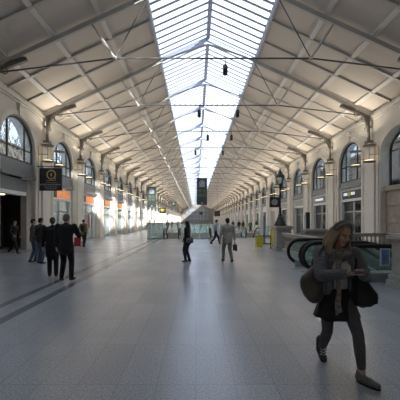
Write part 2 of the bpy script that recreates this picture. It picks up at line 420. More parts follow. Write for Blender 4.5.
# ------------------------------------------------------------ roof: boarded slopes, purlins, rafters, trusses, skylight
for side, s in (('left', -1), ('right', 1)):
    mb = MB(); a = (CX+s*(HW+.9), roofz(HW)-.4+.12); b = (CX+s*SX, SZ+.12)
    a = (CX+s*(HW+.9), EZ-.42+.12)
    mb.prism([a, b, (b[0], b[1]+.15), (a[0], a[1]+.15)], 1, Y0, Y1); mb.build('ceiling_'+side, M['boards'], kind='structure')
    for u, wd in ((SX+.05, .22), (5.05, .30), (7.12, .30), (9.2, .30)):
        n = Vector((s*.4225, 0, .906)); z = roofz(u); m2 = MB()
        p = Vector((CX+s*u, 0, z+.08))
        m2.beam((p.x, Y0, p.z), (p.x, Y1, p.z), wd*.72, .10, up=n)
        m2.build(trim_name(), M['purlin'], kind='structure')
# solid unseen roof added above and behind the camera to block sun
mb = MB(); mb.prism([(CX-SX-.1, SZ+.1), (CX, RZ), (CX+SX+.1, SZ+.1), (CX+SX+.1, SZ+.25), (CX, RZ+.15), (CX-SX-.1, SZ+.25)], 1, Y0, fy(-3)); mb.build('ceiling_near', M['boards'], kind='structure')
# thin rafters, two to a bay
tr = MB()
for s in (-1, 1): tr.beam((s*SX, 0, SZ+.06), (s*HW, 0, EZ+.06), .09, .13, up=Vector((0, 1, 0)))
trm = tr.mesh('rafter', M['truss'])
for k in range(-2, KF):
    for q in (1/3, 2/3): place(trm, (CX, fy(k)+BAY*q, 0), trim_name())
# skylight bay
f = MB(); NB = 10; BARW = .19; sl = sqrt(SX**2+(RZ-SZ)**2)
for s in (-1, 1):
    f.b2((min(s*SX, s*(SX+.12)), 0, SZ-.05), (max(s*SX, s*(SX+.12)), BAY, SZ+.2))
    for i in range(NB):
        y = BAY*(i+.5)/NB
        f.beam((s*SX, y, SZ+.13), (0, y, RZ+.03), .03, BARW, up=Vector((0, 1, 0)))
f.b2((-.11, 0, RZ-.22), (.11, BAY, RZ-.02))
fm = f.mesh('skylight_frame', M['sky_bar'])
p = MB()
for s in (-1, 1):
    p.prism([(s*SX, SZ+.17), (0, RZ+.07), (0, RZ+.085), (s*SX, SZ+.185)], 1, 0, BAY)
pm = p.mesh('window_pane', M['sky_glass'])
for k in range(-3, KF):
    o = place(fm, (CX, fy(k), 0), win_name()); place(pm, (0, 0, 0), 'window_pane', o, None)
# the trusses
def bracket_mesh(s):
    m = MB(); X = s*HW; i = -s
    m.tube([(X+i*.22, 0, 6.42), (X+i*.20, 0, 7.2), (X+i*.20, 0, 8.2)], [.13, .075, .085], 8)
    m.b2((min(X, X+i*.40), -.16, 6.40), (max(X, X+i*.40), .16, 6.62))
    m.b2((min(X+i*.05, X+i*.34), -.13, 7.45), (max(X+i*.05, X+i*.34), .13, 7.55))
    arc = [(X+i*(.22+1.75*(1-cos(a))), 0, 7.05+1.75*sin(a)*1.02) for a in [pi/2*j/9 for j in range(10)]]
    m.tube(arc, .09, 6)
    arc = [(X+i*(.30+.95*(1-cos(a))), 0, 7.75+.85*sin(a)) for a in [pi/2*j/7 for j in range(8)]]
    m.tube(arc, .065, 6)
    m.beam((X+i*.2, 0, 8.12), (X+i*2.0, 0, 8.80), .12, .14, up=Vector((0, 1, 0)))
    for (cx, cz, r) in ((.52, 7.98, .16), (1.0, 8.28, .12), (.36, 7.35, .10)):
        m.tube([(X+i*cx+r*cos(2*pi*q/12), 0, cz+r*sin(2*pi*q/12)) for q in range(12)], .03, 5, closed=True)
    return m.mesh('bracket', M['iron'])
BRM = {s: bracket_mesh(s) for s in (-1, 1)}
def make_truss():
    t = thing('roof_truss', (CX, fy(-2), 0))
    for s in (-1, 1):
        m = MB(); m.beam((s*(SX-.1), 0, SZ-.08), (s*HW, 0, EZ-.10), .22, .09, up=Vector((0, 1, 0)))
        m.beam((s*(SX-.1), 0, SZ-.20), (s*HW, 0, EZ-.21), .03, .15, up=Vector((0, 1, 0)))
        m.build('rafter', M['truss'], t)
        m = MB(); pts = [(s*SX*(1-q/6), SZ-.16+(RZ-SZ-.35)*(q/6)**.82) for q in range(7)]
        top = [(s*SX*(1-q/6), SZ+.06+(RZ-SZ-.12)*(q/6)) for q in range(7)]
        m.prism(pts+top[::-1], 1, -.13, .13); m.build('skylight_rib', M['sky_bar'], t)
        o = bpy.data.objects.new('bracket', BRM[s]); COL.objects.link(o); o.parent = t
        foot = (s*4.35, 0, 8.85); topp = (s*5.35, 0, roofz(5.35)-.25)
        m = MB(); m.tube([foot, tuple((Vector(foot)+Vector(topp))/2), topp], [.045, .075, .045], 6)
        m.ell(foot, (.10, .09, .10), n=8); m.build('strut', M['truss'], t)
        m = MB(); m.tube([foot, (s*(HW-.5), 0, 8.2)], .036, 6); m.build('tie_rod', M['rod'], t)
        m = MB(); m.tube([foot, (s*SX, 0, SZ-.25)], .026, 5); m.build('stay_rod', M['rod'], t)
    m = MB(); m.tube([(-4.35, 0, 8.85), (4.35, 0, 8.85)], .036, 6); m.build('tie_rod', M['rod'], t)
    return t
tp = make_truss()
gT = 'roof trusses spanning the hall'
for k in range(-2, KF):
    j = k+1
    if k == -2: lab = 'painted steel roof truss overhead, over the camera, outside the top of the picture'
    elif j < 12: lab = 'painted steel roof truss with wall brackets, %s of the row from the camera' % ORD[j]
    else: lab = 'small distant roof truss in the far part of the hall, beyond the twelfth'
    if k == -2: tag(tp, lab, 'roof truss', gT)
    else: copy_tree(tp, (CX, fy(k), 0), 0, lab, 'roof truss', gT)
# small fittings hanging from the tie rods
def hang_fit():
    t = thing('pendant_loudspeaker', (0, 0, 0)); m = MB(); m.tube([(0, 0, .62), (0, 0, .35)], .02, 6); m.build('hanger', M['dark'], t)
    m = MB(); m.lathe([(.05, -.12), (.11, -.1), (.11, .3), (.06, .36), (.02, .4)], n=10); m.build('housing', M['dark'], t, True)
    return t
hp = hang_fit(); first = True
for k, off, nm in ((-1, .55, 'over the centre of the hall'), (0, 1.85, 'right of the ridge line'), (0, -.55, 'just left of the ridge line'), (1, 2.1, 'right of the ridge line'), (1, .2, 'under the ridge line'), (2, 1.9, 'right of the ridge line'), (2, -.8, 'left of the ridge line')):
    loc = (CX+off, fy(k), 8.22); lab = 'small dark fitting hanging from the %s tie rod, %s' % (ORD[k+1], nm)
    if first: hp.location = loc; tag(hp, lab, 'loudspeaker', 'fittings hanging from the tie rods'); first = False
    else: copy_tree(hp, loc, 0, lab, 'loudspeaker', 'fittings hanging from the tie rods')

# ------------------------------------------------------------ lamps on the pilasters
def make_lamp(sgn):
    t = thing('pilaster_lamp', (0, 0, 0))
    m = MB(); m.tube([(-sgn*.62, 0, 5.10), (-sgn*.62, 0, 6.12)], .013, 6); m.tube([(-sgn*.03, 0, 5.62), (-sgn*.62, 0, 5.62)], .016, 6); m.build('rod', M['dark'], t)
    for z in (5.16, 6.12):
        m = MB(); m.lathe([(.05, -.03), (.33, -.02), (.37, .02), (.33, .05), (.08, .09)], (-sgn*.62, 0, z), 18); m.build('shade', M['iron'], t, True)
    m = MB(); m.lathe([(.26, .052), (.24, .085)], (-sgn*.62, 0, 5.165), 14); m.build('lit_diffuser', M['lit'], t)
    return t
gL = 'disc lamps on the pilasters'
for sgn, x, sd in ((-1, XL, 'left'), (1, XR, 'right')):
    src = None
    for k in range(0, KF):
        for q, dy in ((0, -.82), (1, .82)):
            loc = (x, fy(k)+dy, 0)
            j = k
            lab = ('pair of grey disc lamps on the %s side of the %s %s-hand pilaster' % (('near', 'far')[q], ORD[j], sd)) if j < 8 else 'tiny distant pair of disc lamps on a far %s-hand pilaster' % sd
            if src is None: src = make_lamp(sgn); src.location = loc; tag(src, lab, 'lamp', gL)
            else: copy_tree(src, loc, 0, lab, 'lamp', gL)
        # the light those lamps throw up the wall and on the roof
        if k <= 30:
            ld = bpy.data.lights.new('lamp_light', 'AREA'); ld.shape = 'DISK'; ld.size = .7; ld.energy = 98; ld.color = (1, .88, .73)
            lo = bpy.data.objects.new('lamp_light', ld); COL.objects.link(lo); lo.location = (x-sgn*.8, fy(k), 6.3); lo.rotation_euler = Vector((-sgn*1.0, 0, 1)).to_track_quat('-Z', 'Y').to_euler()

# ------------------------------------------------------------ shop fronts
def text_mesh(s, size, m, ext=.01, align='CENTER'):
    c = bpy.data.curves.new('t', 'FONT'); c.body = s; c.size = size; c.extrude = ext; c.align_x = align; c.align_y = 'CENTER'
    o = bpy.data.objects.new('t', c); COL.objects.link(o); dg = bpy.context.evaluated_depsgraph_get(); dg.update()
    me = bpy.data.meshes.new_from_object(o.evaluated_get(dg)); bpy.data.objects.remove(o); bpy.data.curves.remove(c)
    me.name = 'lettering'
    if me.materials: me.materials.clear()
    me.materials.append(m); return me
def shopfront(sgn, style, top, label, group, loc):
    """local frame: wall face at x=0, opening along y, recess towards sgn"""
    t = thing('shop', loc, 0, label, 'shop', group); hw = AHW-.02
    def bx(m, d0, d1, y0, y1, z0, z1): a, b = sorted((sgn*d0, sgn*d1)); m.b2((a, y0, z0), (b, y1, z1))
    sh = top-.86; framem = M['white'] if style not in ('plain', 'dark') else M['cream']
    m = MB(); bx(m, .10, .5, -hw, -hw+.14, .0, top); bx(m, .10, .5, hw-.14, hw, .0, top); bx(m, .08, .5, -hw, hw, top-.1, top); bx(m, .08, .5, -hw, hw, sh-.10, sh)
    m.build('frame', framem, t)
    if style in ('orange', 'dark_sign', 'sign2', 'white', 'sign_far'):
        mm = {'orange': M['orange'], 'dark_sign': M['doordark'], 'sign2': M['spandrel'], 'white': M['white'], 'sign_far': M['doorgrey']}[style]
        m = MB(); bx(m, .11, .46, -hw+.14, hw-.14, sh, top-.1); sb = m.build('sign_box', M['white'], t)
        m = MB(); bx(m, .095, .12, -hw+.30, hw-.30, sh+.08, top-.20); m.build('sign_face', mm, sb)
        if style == 'orange':
            m = MB(); bx(m, .085, .10, -hw+.30, -hw+.85, sh+.08, top-.20); m.build('sign_text_panel', M['doordark'], sb)
    else:
        m = MB(); bx(m, .24, .46, -hw, hw, sh, top); m.build('fascia_panel', M['cream'], t)
    if style == 'shutter':
        m = MB(); bx(m, .34, .40, -hw+.14, hw-.14, 0, sh-.1)
        for i in range(12): bx(m, .325, .35, -hw+.14, hw-.14, .15+i*.24, .19+i*.24)
        m.build('shutter', M['doorgrey'], t)
    elif style == 'open':
        m = MB(); bx(m, .30, .50, -.06, .06, 0, sh-.1); m.build('mullion', M['frame'], t)
    else:
        m = MB(); bx(m, .33, .35, -hw+.14, -.02, .08, sh-.1); m.build('glass_pane', M['shopglass'], t)
        m = MB()
        for a, b in ((-hw+.14, -.02), (.02, hw-.14)):
            bx(m, .30, .38, a, a+.07, 0, sh-.1); bx(m, .30, .38, b-.07, b, 0, sh-.1); bx(m, .30, .38, a, b, 0, .12); bx(m, .30, .38, a, b, 2.25, 2.33)
        m.build('door_frame', M['steel'], t)
        m = MB(); bx(m, .335, .345, .05, hw-.2, .1, sh-.1); d = m.build('door', M['doordark'] if style in ('dark_sign', 'sign2') else M['shopglass'], t)
        h = MB(); bx(h, .24, .33, .16, .20, .9, 1.4); h.build('handle', M['steel'], d)
    return t
gl, gr = 'shop fronts along the left wall', 'shop fronts along the right wall'
stL = {-1: 'open', 0: 'orange', 1: 'orange', 2: 'orange', 3: 'orange'}
for k in range(-2, 14):
    y = fy(k)+BAY/2; st = stL.get(k, 'shutter' if k % 2 else 'white'); j = max(0, k+1)
    if k == -2: continue
    if k == -1: lab = 'wide dark open doorway under the first arched window at left edge'
    elif k < 4: lab = 'white shop front with lit orange menu sign, %s of the four on the left' % ORD[k]
    elif j < 12: lab = 'pale shop front without sign in the %s left-hand bay' % ORD[j]
    else: lab = 'distant pale shop front in a far left-hand bay'
    if k == -1:
        t = thing('doorway', (XL, y, 0), 0, lab, 'doorway', gl); m = MB(); hw = AHW-.02
        m.b2((-.5, hw-.55, 0), (-.16, hw, 4.0)); m.b2((-.5, -hw, 0), (-.16, -hw+.3, 4.0)); m.build('jamb', M['stone'], t)
        m = MB(); m.b2((-.5, -hw+.3, 3.25), (-.2, hw-.55, 3.95)); m.build('fascia_panel', M['spandrel'], t)
        m = MB(); m.b2((-.62, -hw+.3, 3.05), (-.18, hw-.55, 3.25)); m.build('lintel', M['white'], t)
        m = MB(); m.b2((-.9, -.9, 3.0), (-.6, -.2, 3.05)); m.build('ceiling_lamp', M['lit'], t)
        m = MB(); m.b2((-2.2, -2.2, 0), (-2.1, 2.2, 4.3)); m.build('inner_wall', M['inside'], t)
    else: shopfront(-1, st, 4.02, lab, gl, (XL, y, 0))
stR = {0: 'dark_sign', 1: 'sign2', 2: 'sign_far'}
sf = {}
for k in range(0, 14):
    y = fy(k)+BAY/2; st = stR.get(k, ('sign_far', 'shutter', 'white')[k % 3]); j = k
    lab = {0: 'dark shop front with white lettering and lime logo, nearest on the right', 1: 'shop front with grey sign and white lettering, second on the right'}.get(k) or (('shop front under arched window, %s from the near end on the right' % ORD[j]) if j < 12 else 'distant shop front in a far right-hand bay')
    sf[k] = shopfront(1, st, 4.0, lab, gr, (XR, y, 0))
# lettering on the two right-hand signs
m = MB()
yy = 1.12
for wd, g in ((.16, .05), (.13, .05), (.16, .55), (.15, .05), (.16, .05), (.13, .05)):
    m.b2((.075, yy-wd, 3.48), (.10, yy, 3.68)); yy -= wd+g
m.build('lettering', M['letter'], sf[0])
m = MB(); m.ell((.09, .28, 3.58), (.03, .17, .20), n=12); m.ell((.09, .26, 3.84), (.03, .12, .08), n=10); m.build('logo', M['limegreen'], sf[0], True)
m = MB()
for i in range(9): m.b2((.075, 1.05-i*.2-.15, 3.44), (.10, 1.05-i*.2, 3.62))
m.build('lettering', M['letter'], sf[1])
# lit panels inside the pale left-hand shops
for k in (0, 1, 2):
    o = MB(); o.b2((-.5, -1.1, 0), (.5, 1.1, .05)); q = o.build('shop_ceiling_light', M['panel']); q.location = (XL-2.1, fy(k)+BAY/2, 4.44)
    tag(q, 'flat white ceiling light inside the %s shop with an orange sign' % ORD[k], 'ceiling light', 'lights inside left-hand shops')
o = MB(); o.prism([(1.4, 1.0), (1.9, 1.0), (1.7, 2.1), (1.5, 2.3), (1.35, 1.9)], 2, 0, .03)
q = o.build('red_poster', M['red']); 
q.data.transform(Matrix.Rotation(R(90), 4, 'X') @ Matrix.Rotation(0, 4, 'Z')); q.data.transform(Matrix.Rotation(R(90), 4, 'Z'))
q.location = (XL-.30, fy(1)+BAY/2-1.1, 0); tag(q, 'red leaning shape posted on glass of second orange-signed shop', 'poster')

# ------------------------------------------------------------ buildings and bare trees outside the windows
def block(name, x0, x1, h, label, mm):
    t = thing(name, ((x0+x1)/2, 60, 0), 0, label, 'building'); wd = x1-x0
    m = MB(); m.b2((-wd/2, -145, -.25), (wd/2, 145, h)); m.b2((-wd/2-.3, -145, h), (wd/2+.3, 145, h+.4)); m.build('facade', mm, t)
    s = 1 if x0 < 0 else -1; fr = s*wd/2
    src = None
    for j in range(14):
        for r in range(3):
            y = -48+j*4.2; z = h-2.9-r*3.4
            if src is None:
                m = MB(); m.b2((-.06, -.6, 0), (.06, .6, 1.9)); src = m.build('window', M['frame'], t); src.location = (fr, y, z)
            else:
                c = src.copy(); COL.objects.link(c); c.location = (fr, y, z)
    return t
block('building', -36, -28, 13.0, 'brown building seen through the left arched windows', M['brick'])
rb = block('building', 24, 32, 11.0, 'reddish brown building with added pale zinc roof outside the right windows', M['brick'])
m = MB(); m.prism([(-4.2, 11.4), (4.2, 11.4), (4.2, 21), (-2.6, 21)], 1, -145, 145); m.build('sunblock_roof', M['sunblock'], rb)  # made-up tall roof, added to stop sun entering the right-hand windows
def tree(x, y, seed, label):
    rnd = random.Random(seed); m = MB()
    def br(p, d, l, r, n):
        q = p+d*l; m.tube([p, (p+q)/2+Vector((rnd.uniform(-.1, .1),)*3)*l*.3, q], [r, r*.85, r*.65], 5 if n > 3 else 4)
        if n == 0: return
        for _ in range(3 if n < 5 else 4):
            e = (d+Vector((rnd.uniform(-1, 1), rnd.uniform(-1, 1), rnd.uniform(-.3, .7)))*.75).normalized()
            br(q, e, l*rnd.uniform(.6, .82), r*.6, n-1)
    br(Vector((0, 0, 0)), Vector((0, 0, 1)), 4.6, .22, 5)
    o = m.build('bare_tree', M['bark']); o.location = (x, y, -.25); tag(o, label, 'tree', 'bare trees outside the left windows')
for i, (x, y) in enumerate(((-18, 32), (-18.5, 40.5), (-18, 49), (-18.5, 57))):
    tree(x, y, i+3, 'bare tree behind the left arched windows, %s from the near end' % ORD[i])

# ------------------------------------------------------------ stone pedestals, balustrades, street lamp
def pedestal(x, y, wx, wy, h, label):
    t = thing('stone_pedestal', (x, y, 0), 0, label, 'pedestal'); m = MB()
    def bb(e, z0, z1, bv=.0): m.b2((-wx/2-e, -wy/2-e, z0), (wx/2+e, wy/2+e, z1), bv)
    bb(.10, 0, .16, .015); bb(.06, .16, .30, .02); bb(0, .30, h-.22); bb(-.06, .30, h-.22)
    m.b2((-wx/2+.12, -wy/2-.025, .45), (wx/2-.12, -wy/2, h-.38), .008)
    m.build('shaft', M['stone'], t)
    m = MB(); bb(.04, h-.22, h-.15, .015); bb(.10, h-.15, h-.04, .02); bb(.05, h-.04, h, .01); m.build('cap', M['stone'], t)
    return t
pedestal(4.78, 17.75, .78, .78, 1.36, 'square stone pedestal carrying the cast-iron street lamp')
pedestal(6.35, 17.1, .95, .6, 1.2, 'broad stone pedestal midway along the far balustrade, behind the woman')
pedestal(5.47, 7.65, 1.2, .62, 1.31, 'large stone pedestal cut off by the right edge')
BAL = [(.065, 0), (.075, .05), (.045, .08), (.035, .12), (.06, .2), (.075, .28), (.06, .38), (.035, .5), (.03, .56), (.05, .6), (.06, .64)]
def balustrade(p, q, label, sp=.23):
    p, q = Vector(p), Vector(q); L = (q-p).length; t = thing('stone_balustrade', (p.x, p.y, 0), atan2(q.y-p.y, q.x-p.x), label, 'balustrade', 'stone balustrades round the escalator well')
    m = MB(); m.b2((0, -.14, 0), (L, .14, .16), .01); m.build('plinth', M['stone'], t)
    m = MB(); m.b2((0, -.14, .80), (L, .14, .90), .015); m.b2((0, -.17, .90), (L, .17, .98), .02); m.build('rail', M['stone'], t)
    m = MB(); m.lathe([(r, z) for r, z in BAL], n=10); src = m.build('baluster', M['stone'], t, True); n = int(L/sp); src.location = (sp/2, 0, .16)
    for i in range(1, n):
        c = src.copy(); COL.objects.link(c); c.location = (sp/2+i*sp, 0, .16)
    return t
balustrade((5.28, 17.1), (5.77, 17.1), 'short stone balustrade between the lamp pedestal and broad pedestal')
balustrade((6.95, 17.1), (10.5, 17.1), 'stone balustrade behind the woman running to the right-hand wall')
balustrade((4.78, 12.3), (4.78, 17.24), 'stone balustrade running from the lamp pedestal toward the escalators')
balustrade((6.2, 7.65), (10.5, 7.65), 'stone balustrade beyond the right edge, from the large pedestal to the wall')
def street_lamp():
    t = thing('street_lamp', (4.66, 17.75, 1.36), 0, 'black cast-iron street lamp with glass lantern on a stone pedestal', 'street lamp')
    m = MB(); m.lathe([(.34, 0), (.34, .06), (.30, .10), (.28, .2), (.2, .28), (.17, .42), (.12, .48), (.10, .55)], n=16); m.build('base', M['dark'], t, True)
    m = MB(); m.lathe([(.09, .5), (.12, .58), (.075, .64), (.06, .9), (.085, .96), (.055, 1.0), (.045, 1.6), (.075, 1.66), (.045, 1.72), (.04, 2.08), (.08, 2.14), (.05, 2.2), (.10, 2.3)], n=12); m.build('post', M['dark'], t, True)
    m = MB(); m.beam((-.3, 0, 2.12), (.3, 0, 2.12), .04, .04); m.build('ladder_bar', M['dark'], t)
    m = MB(); n = 6
    for j in range(n):
        a = 2*pi*j/n; b = 2*pi*(j+1)/n
        m.tube([(.13*cos(a), .13*sin(a), 2.3), (.22*cos(a), .22*sin(a), 2.72)], .016, 5)
        m.tube([(.22*cos(a), .22*sin(a), 2.72), (.22*cos(b), .22*sin(b), 2.72)], .018, 5); m.tube([(.13*cos(a), .13*sin(a), 2.3), (.13*cos(b), .13*sin(b), 2.3)], .016, 5)
    m.lathe([(.27, 2.71), (.25, 2.76), (.13, 2.9), (.10, 2.94), (.12, 2.98), (.05, 3.04), (.05, 3.08), (.01, 3.18)], n=12)
    m.build('lantern_frame', M['dark'], t)
    m = MB(); m.lathe([(.12, 2.31), (.205, 2.71)], n=6); m.build('lantern_glass', M['eglass'], t)
    return t
street_lamp()
t = thing('hanging_clock', (4.66, 17.75, 0), 0, 'square dark clock with pale round face fixed beside the street lamp post', 'clock')
m = MB(); m.b2((-.58, -.09, 2.38), (-.07, .09, 2.94), .01); m.build('case', M['dark'], t)
m = MB(); m.prism([(-.325+.17*cos(2*pi*i/20), 2.66+.17*sin(2*pi*i/20)) for i in range(20)], 1, -.10, -.088); fc = m.build('clock_face', M['doorgrey'], t)
m = MB(); m.beam((-.325, -.105, 2.66), (-.325, -.105, 2.79), .015, .006, up=Vector((0, 1, 0))); m.beam((-.325, -.105, 2.66), (-.25, -.105, 2.62), .015, .006, up=Vector((0, 1, 0))); m.build('clock_hands', M['dark'], fc)
m = MB(); m.beam((-.3, 0, 2.94), (-.3, 0, 3.02), .03, .03); m.beam((-.6, 0, 3.02), (-.03, 0, 3.02), .04, .04); m.build('arm', M['dark'], t)

# ------------------------------------------------------------ escalators
def escalator(x, y, rz, label, wd=1.25, flat=1.9, drop=3.3, grp='escalators', glassm='eglass'):
    """local: starts at x=0, runs +x, level for «flat» then down at 30 degrees; y from 0 to wd"""
    t = thing('escalator', (x, y, 0), rz, label, 'escalator', grp); run = drop/math.tan(R(30)); H = .95
    for yy in (.0, wd):
        r = .41; cz = H-r
        path = [(.62, yy, .10), (.40, yy, .12)]
        path += [(r-r*sin(a)*1.0, yy, cz-r*cos(a)) for a in [pi*j/12 for j in range(1, 13)]]
        path += [(flat, yy, H), (flat+.35, yy, H-.06), (flat+run, yy, H-drop+.12), (flat+run+.6, yy, H-drop)]
        m = MB(); m.tube(path, .062, 8); m.build('handrail', M['black'], t, True)
        m = MB(); poly = [(.36, .14), (.17, .30), (.08, .52), (.16, .76), (.38, .90), (flat, .90), (flat+run, .90-drop), (flat+run, .2-drop), (flat, .2), (flat, .14)]
        m.prism(poly, 1, yy-.012, yy+.012); m.build('glass_balustrade', M[glassm], t)
        m = MB(); m.prism([(.25, 0), (.2, .2), (flat, .24), (flat+run, .24-drop), (flat+run, -.35-drop), (flat+.6, -.35), (flat+.3, 0)], 1, yy-.08, yy+.08); m.build('skirt', M['steel'], t)
        m = MB(); m.prism([(.28, .2), (.28, .26), (flat, .29), (flat+run, .29-drop), (flat+run, .24-drop), (flat, .24)], 1, yy-.05, yy+.05); m.build('light_strip', M['white'], t)
    m = MB(); m.b2((.05, .08, 0), (flat*.55, wd-.08, .012)); m.build('landing_plate', M['steel'], t)
    m = MB(); n = int(drop/.2); x0 = flat-.1
    m.b2((flat*.55, .09, -.05), (x0, wd-.09, .004))
    for i in range(n): m.b2((x0+i*.346, .09, -.2*(i+1)-.22), (x0+(i+1)*.346, wd-.09, -.2*(i+1)))
    m.build('steps', M['dark'], t)
    return t
escalator(3.3, 10.15, 0, 'escalator with black handrails behind the woman, farther from the camera', 1.3)
escalator(3.3, 8.55, 0, 'escalator with black handrails and glass side nearest the large pedestal', 1.3)
# notice on the glass
t = thing('blue_notice', (5.03, 8.53, .43), 0, 'blue and white notice stuck on the near escalator glass', 'notice'); m = MB(); m.b2((-.13, -.02, 0), (.13, 0, .46)); m.build('sheet', M['white'], t)
m = MB(); m.b2((-.10, -.026, .03), (.10, -.02, .43)); m.build('picture', M['blue'], t)
m = MB(); m.b2((-.05, -.03, .08), (.01, -.026, .30)); m.b2((-.02, -.03, .24), (.07, -.026, .28)); m.b2((.03, -.03, .10), (.06, -.026, .24)); m.build('symbol', M['bannerim'], t)
# centre of the hall
escalator(-1.5, 27.9, pi/2, 'escalator in the middle distance left of the woman in black', 1.3, 1.6)
escalator(2.4, 27.9, pi/2, 'escalator in the middle distance where the man in blue shirt walks', 1.1, 1.6)
escalator(6.0, 30.0, pi/2, 'escalator in the right middle distance beyond the man in beige', 1.3, 1.6)
def screen(x0, x1, y, h, label, y1=None, n=3):
    t = thing('glass_screen', (x0, y, 0), 0 if y1 is None else atan2(y1-y, x1-x0), label, 'glass screen', 'glass screens round the middle stair wells')
    L = x1-x0 if y1 is None else sqrt((x1-x0)**2+(y1-y)**2)
    for i in range(n+1):
        m = MB(); m.b2((L*i/n-.035, -.035, 0), (L*i/n+.035, .035, h)); m.build('post', M['white'], t)
    for i in range(n):
        m = MB(); m.b2((L*i/n+.05, -.012, .08), (L*(i+1)/n-.05, .012, h-.05)); m.build('glass_panel', M['screenglass'], t)
    m = MB(); m.b2((-.03, -.04, h-.05), (L+.03, .04, h)); m.build('rail', M['steel'], t); m = MB(); m.b2((-.03, -.05, 0), (L+.03, .05, .08)); m.build('base_channel', M['steel'], t)
screen(-4.3, -2.95, 28.8, 1.42, 'tall glass screen left of the middle escalator', n=2)
screen(-1.3, 1.15, 28.8, 1.42, 'tall glass screen behind the woman in black', n=3)
screen(3.0, 4.55, 31.1, 1.1, 'low glass screen beyond the man in the beige shirt', n=2)
screen(6.15, 7.7, 31.1, 1.1, 'low glass screen left of the yellow barrier', n=2)
screen(-4.35, -4.35, 28.9, 1.42, 'glass screen along the left side of the middle stair well', 41.5, 6)
screen(1.15, 4.3, 44.5, 1.2, 'distant glass screen in the middle of the hall', n=3)
screen(7.75, 7.75, 31.2, 1.1, 'glass screen along the right side of the far stair well', 43, 6)
screen(-4.3, 1.9, 41.7, 1.42, 'glass screen closing the far end of the middle stair well', n=6)

# yellow barrier and other small floor things
t = thing('barrier', (3.5, 18.8, 0), 0, 'yellow and black barrier standing left of the lamp pedestal', 'barrier')
for z in (.28, .74): m = MB(); m.b2((0, -.02, z-.03), (.9, .02, z+.03)); m.build('crossbar', M['black'], t)
for x_ in (.0, .88): m = MB(); m.tube([(x_, 0, 0), (x_, 0, .78)], .022, 8); m.b2((x_-.03, -.2, 0), (x_+.03, .2, .03)); m.build('post', M['yellow'] if x_ == 0 else M['black'], t)
m = MB(); m.b2((.05, -.035, .06), (.42, -.02, .74), .01); m.b2((.05, -.02, .06), (.09, .3, .1)); m.b2((.38, -.02, .06), (.42, .3, .1)); m.build('sign_board', M['yellow'], t)
t = thing('yellow_sign', (5.0, 20.2, 0), R(15), 'yellow folding floor sign partly hidden behind the lamp pedestal', 'floor sign')
m = MB(); m.prism([(-.22, 0), (.22, 0), (.14, 1.35), (-.14, 1.35)], 1, -.02, .02); m.build('front_board', M['yellow'], t)
m = MB(); m.prism([(-.22, 0), (.22, 0), (.14, 1.33), (-.14, 1.33)], 1, .2, .24); m.b2((-.14, -.02, 1.30), (.14, .24, 1.35)); m.build('back_board', M['yellow'], t)
t = thing('information_totem', (4.75, 23.3, 0), 0, 'slim white and dark information totem beyond the yellow barrier', 'totem')
m = MB(); m.b2((-.1, -.1, .0), (.14, .1, 2.1), .01); m.build('column', M['white'], t); m = MB(); m.b2((.15, -.12, 0), (.28, .1, 2.0), .01); m.build('screen_panel', M['spandrel'], t)
t = thing('information_totem', (6.75, 19.5, 0), 0, 'tall dark totem between lamp pedestal and right-hand shops', 'totem')
m = MB(); m.b2((-.2, -.1, 0), (-.08, .1, 2.0)); m.build('column', M['white'], t); m = MB(); m.b2((-.07, -.1, 0), (.16, .1, 2.15), .01); m.build('screen_panel', M['doordark'], t)

# ------------------------------------------------------------ hanging signs and banners
t = thing('hanging_sign', (XL, 19.0, 0), 0, 'black hanging sign with gold ring emblem on the near left pilaster', 'sign')
m = MB(); m.b2((.22, -.05, 3.42), (1.55, .05, 4.76), .01); m.build('board', M['doordark'], t)
m = MB(); m.tube([(.93+.25*cos(2*pi*i/24), -.065, 4.36+.25*sin(2*pi*i/24)) for i in range(24)], .038, 6, closed=True)
m.ell((.93, -.06, 4.36), (.05, .02, .12), n=10); m.tube([(1.10, -.06, 4.2), (1.2, -.06, 4.08)], .035, 6); m.b2((.62, -.065, 4.0), (1.18, -.05, 4.04)); m.build('emblem', M['brass'], t, True)
m = MB(); rr = random.Random(4)
for z, x0, x1, h in ((3.90, .60, 1.25, .03), (3.78, .28, 1.48, .085), (3.64, .52, 1.3, .05), (3.53, .58, 1.25, .05)):
    xx = x0
    while xx < x1: wd = rr.uniform(.04, .09); m.b2((xx, -.062, z-h/2), (min(x1, xx+wd), -.05, z+h/2)); xx += wd+.03
m.build('lettering', M['letterdim'], t)
m = MB(); m.b2((0, -.03, 4.82), (1.5, .03, 4.87)); m.b2((.4, -.02, 4.76), (.44, .02, 4.83)); m.b2((1.3, -.02, 4.76), (1.34, .02, 4.83)); m.b2((-.02, -.1, 4.7), (.03, .1, 5.0)); m.b2((-.0, -.03, 4.82), (.0+.3, .03, 4.87)); m.build('arm', M['dark'], t)
def banner(x, y, wd, z0, z1, label, ztop):
    t = thing('hanging_banner', (x, y, 0), 0, label, 'banner', 'dark banners hung along the hall'); h = z1-z0
    m = MB(); m.b2((-wd/2, -.05, z0), (wd/2, .05, z1), .01); m.build('panel', M['bannermat'], t)
    m = MB(); m.b2((-wd*.28, -.058, z0+h*.66), (wd*.28, -.05, z0+h*.86)); m.ell((0, -.055, z0+h*.88), (wd*.2, .01, h*.05), n=10); m.ell((0, -.055, z0+h*.06), (wd*.12, .01, h*.035), n=8); m.build('picture', M['bannerim'], t)
    m = MB()
    for i in (0, 1):
        for s in (-1, 1): m.b2((s*wd*.2-wd*.15, -.058, z0+h*(.30+.16*i)), (s*wd*.2+wd*.15, -.05, z0+h*(.42+.16*i)))
    m.build('pattern', M['bannergreen'], t)
    m = MB()
    for s in (-1, 1): m.tube([(s*wd*.4, 0, z1-.02), (s*wd*.4, 0, ztop)], .012, 5)
    m.build('cable', M['dark'], t)
banner(.70, 37.33, 1.2, 3.5, 6.65, 'tall dark green-patterned banner hanging at the centre under the skylight', 8.85)
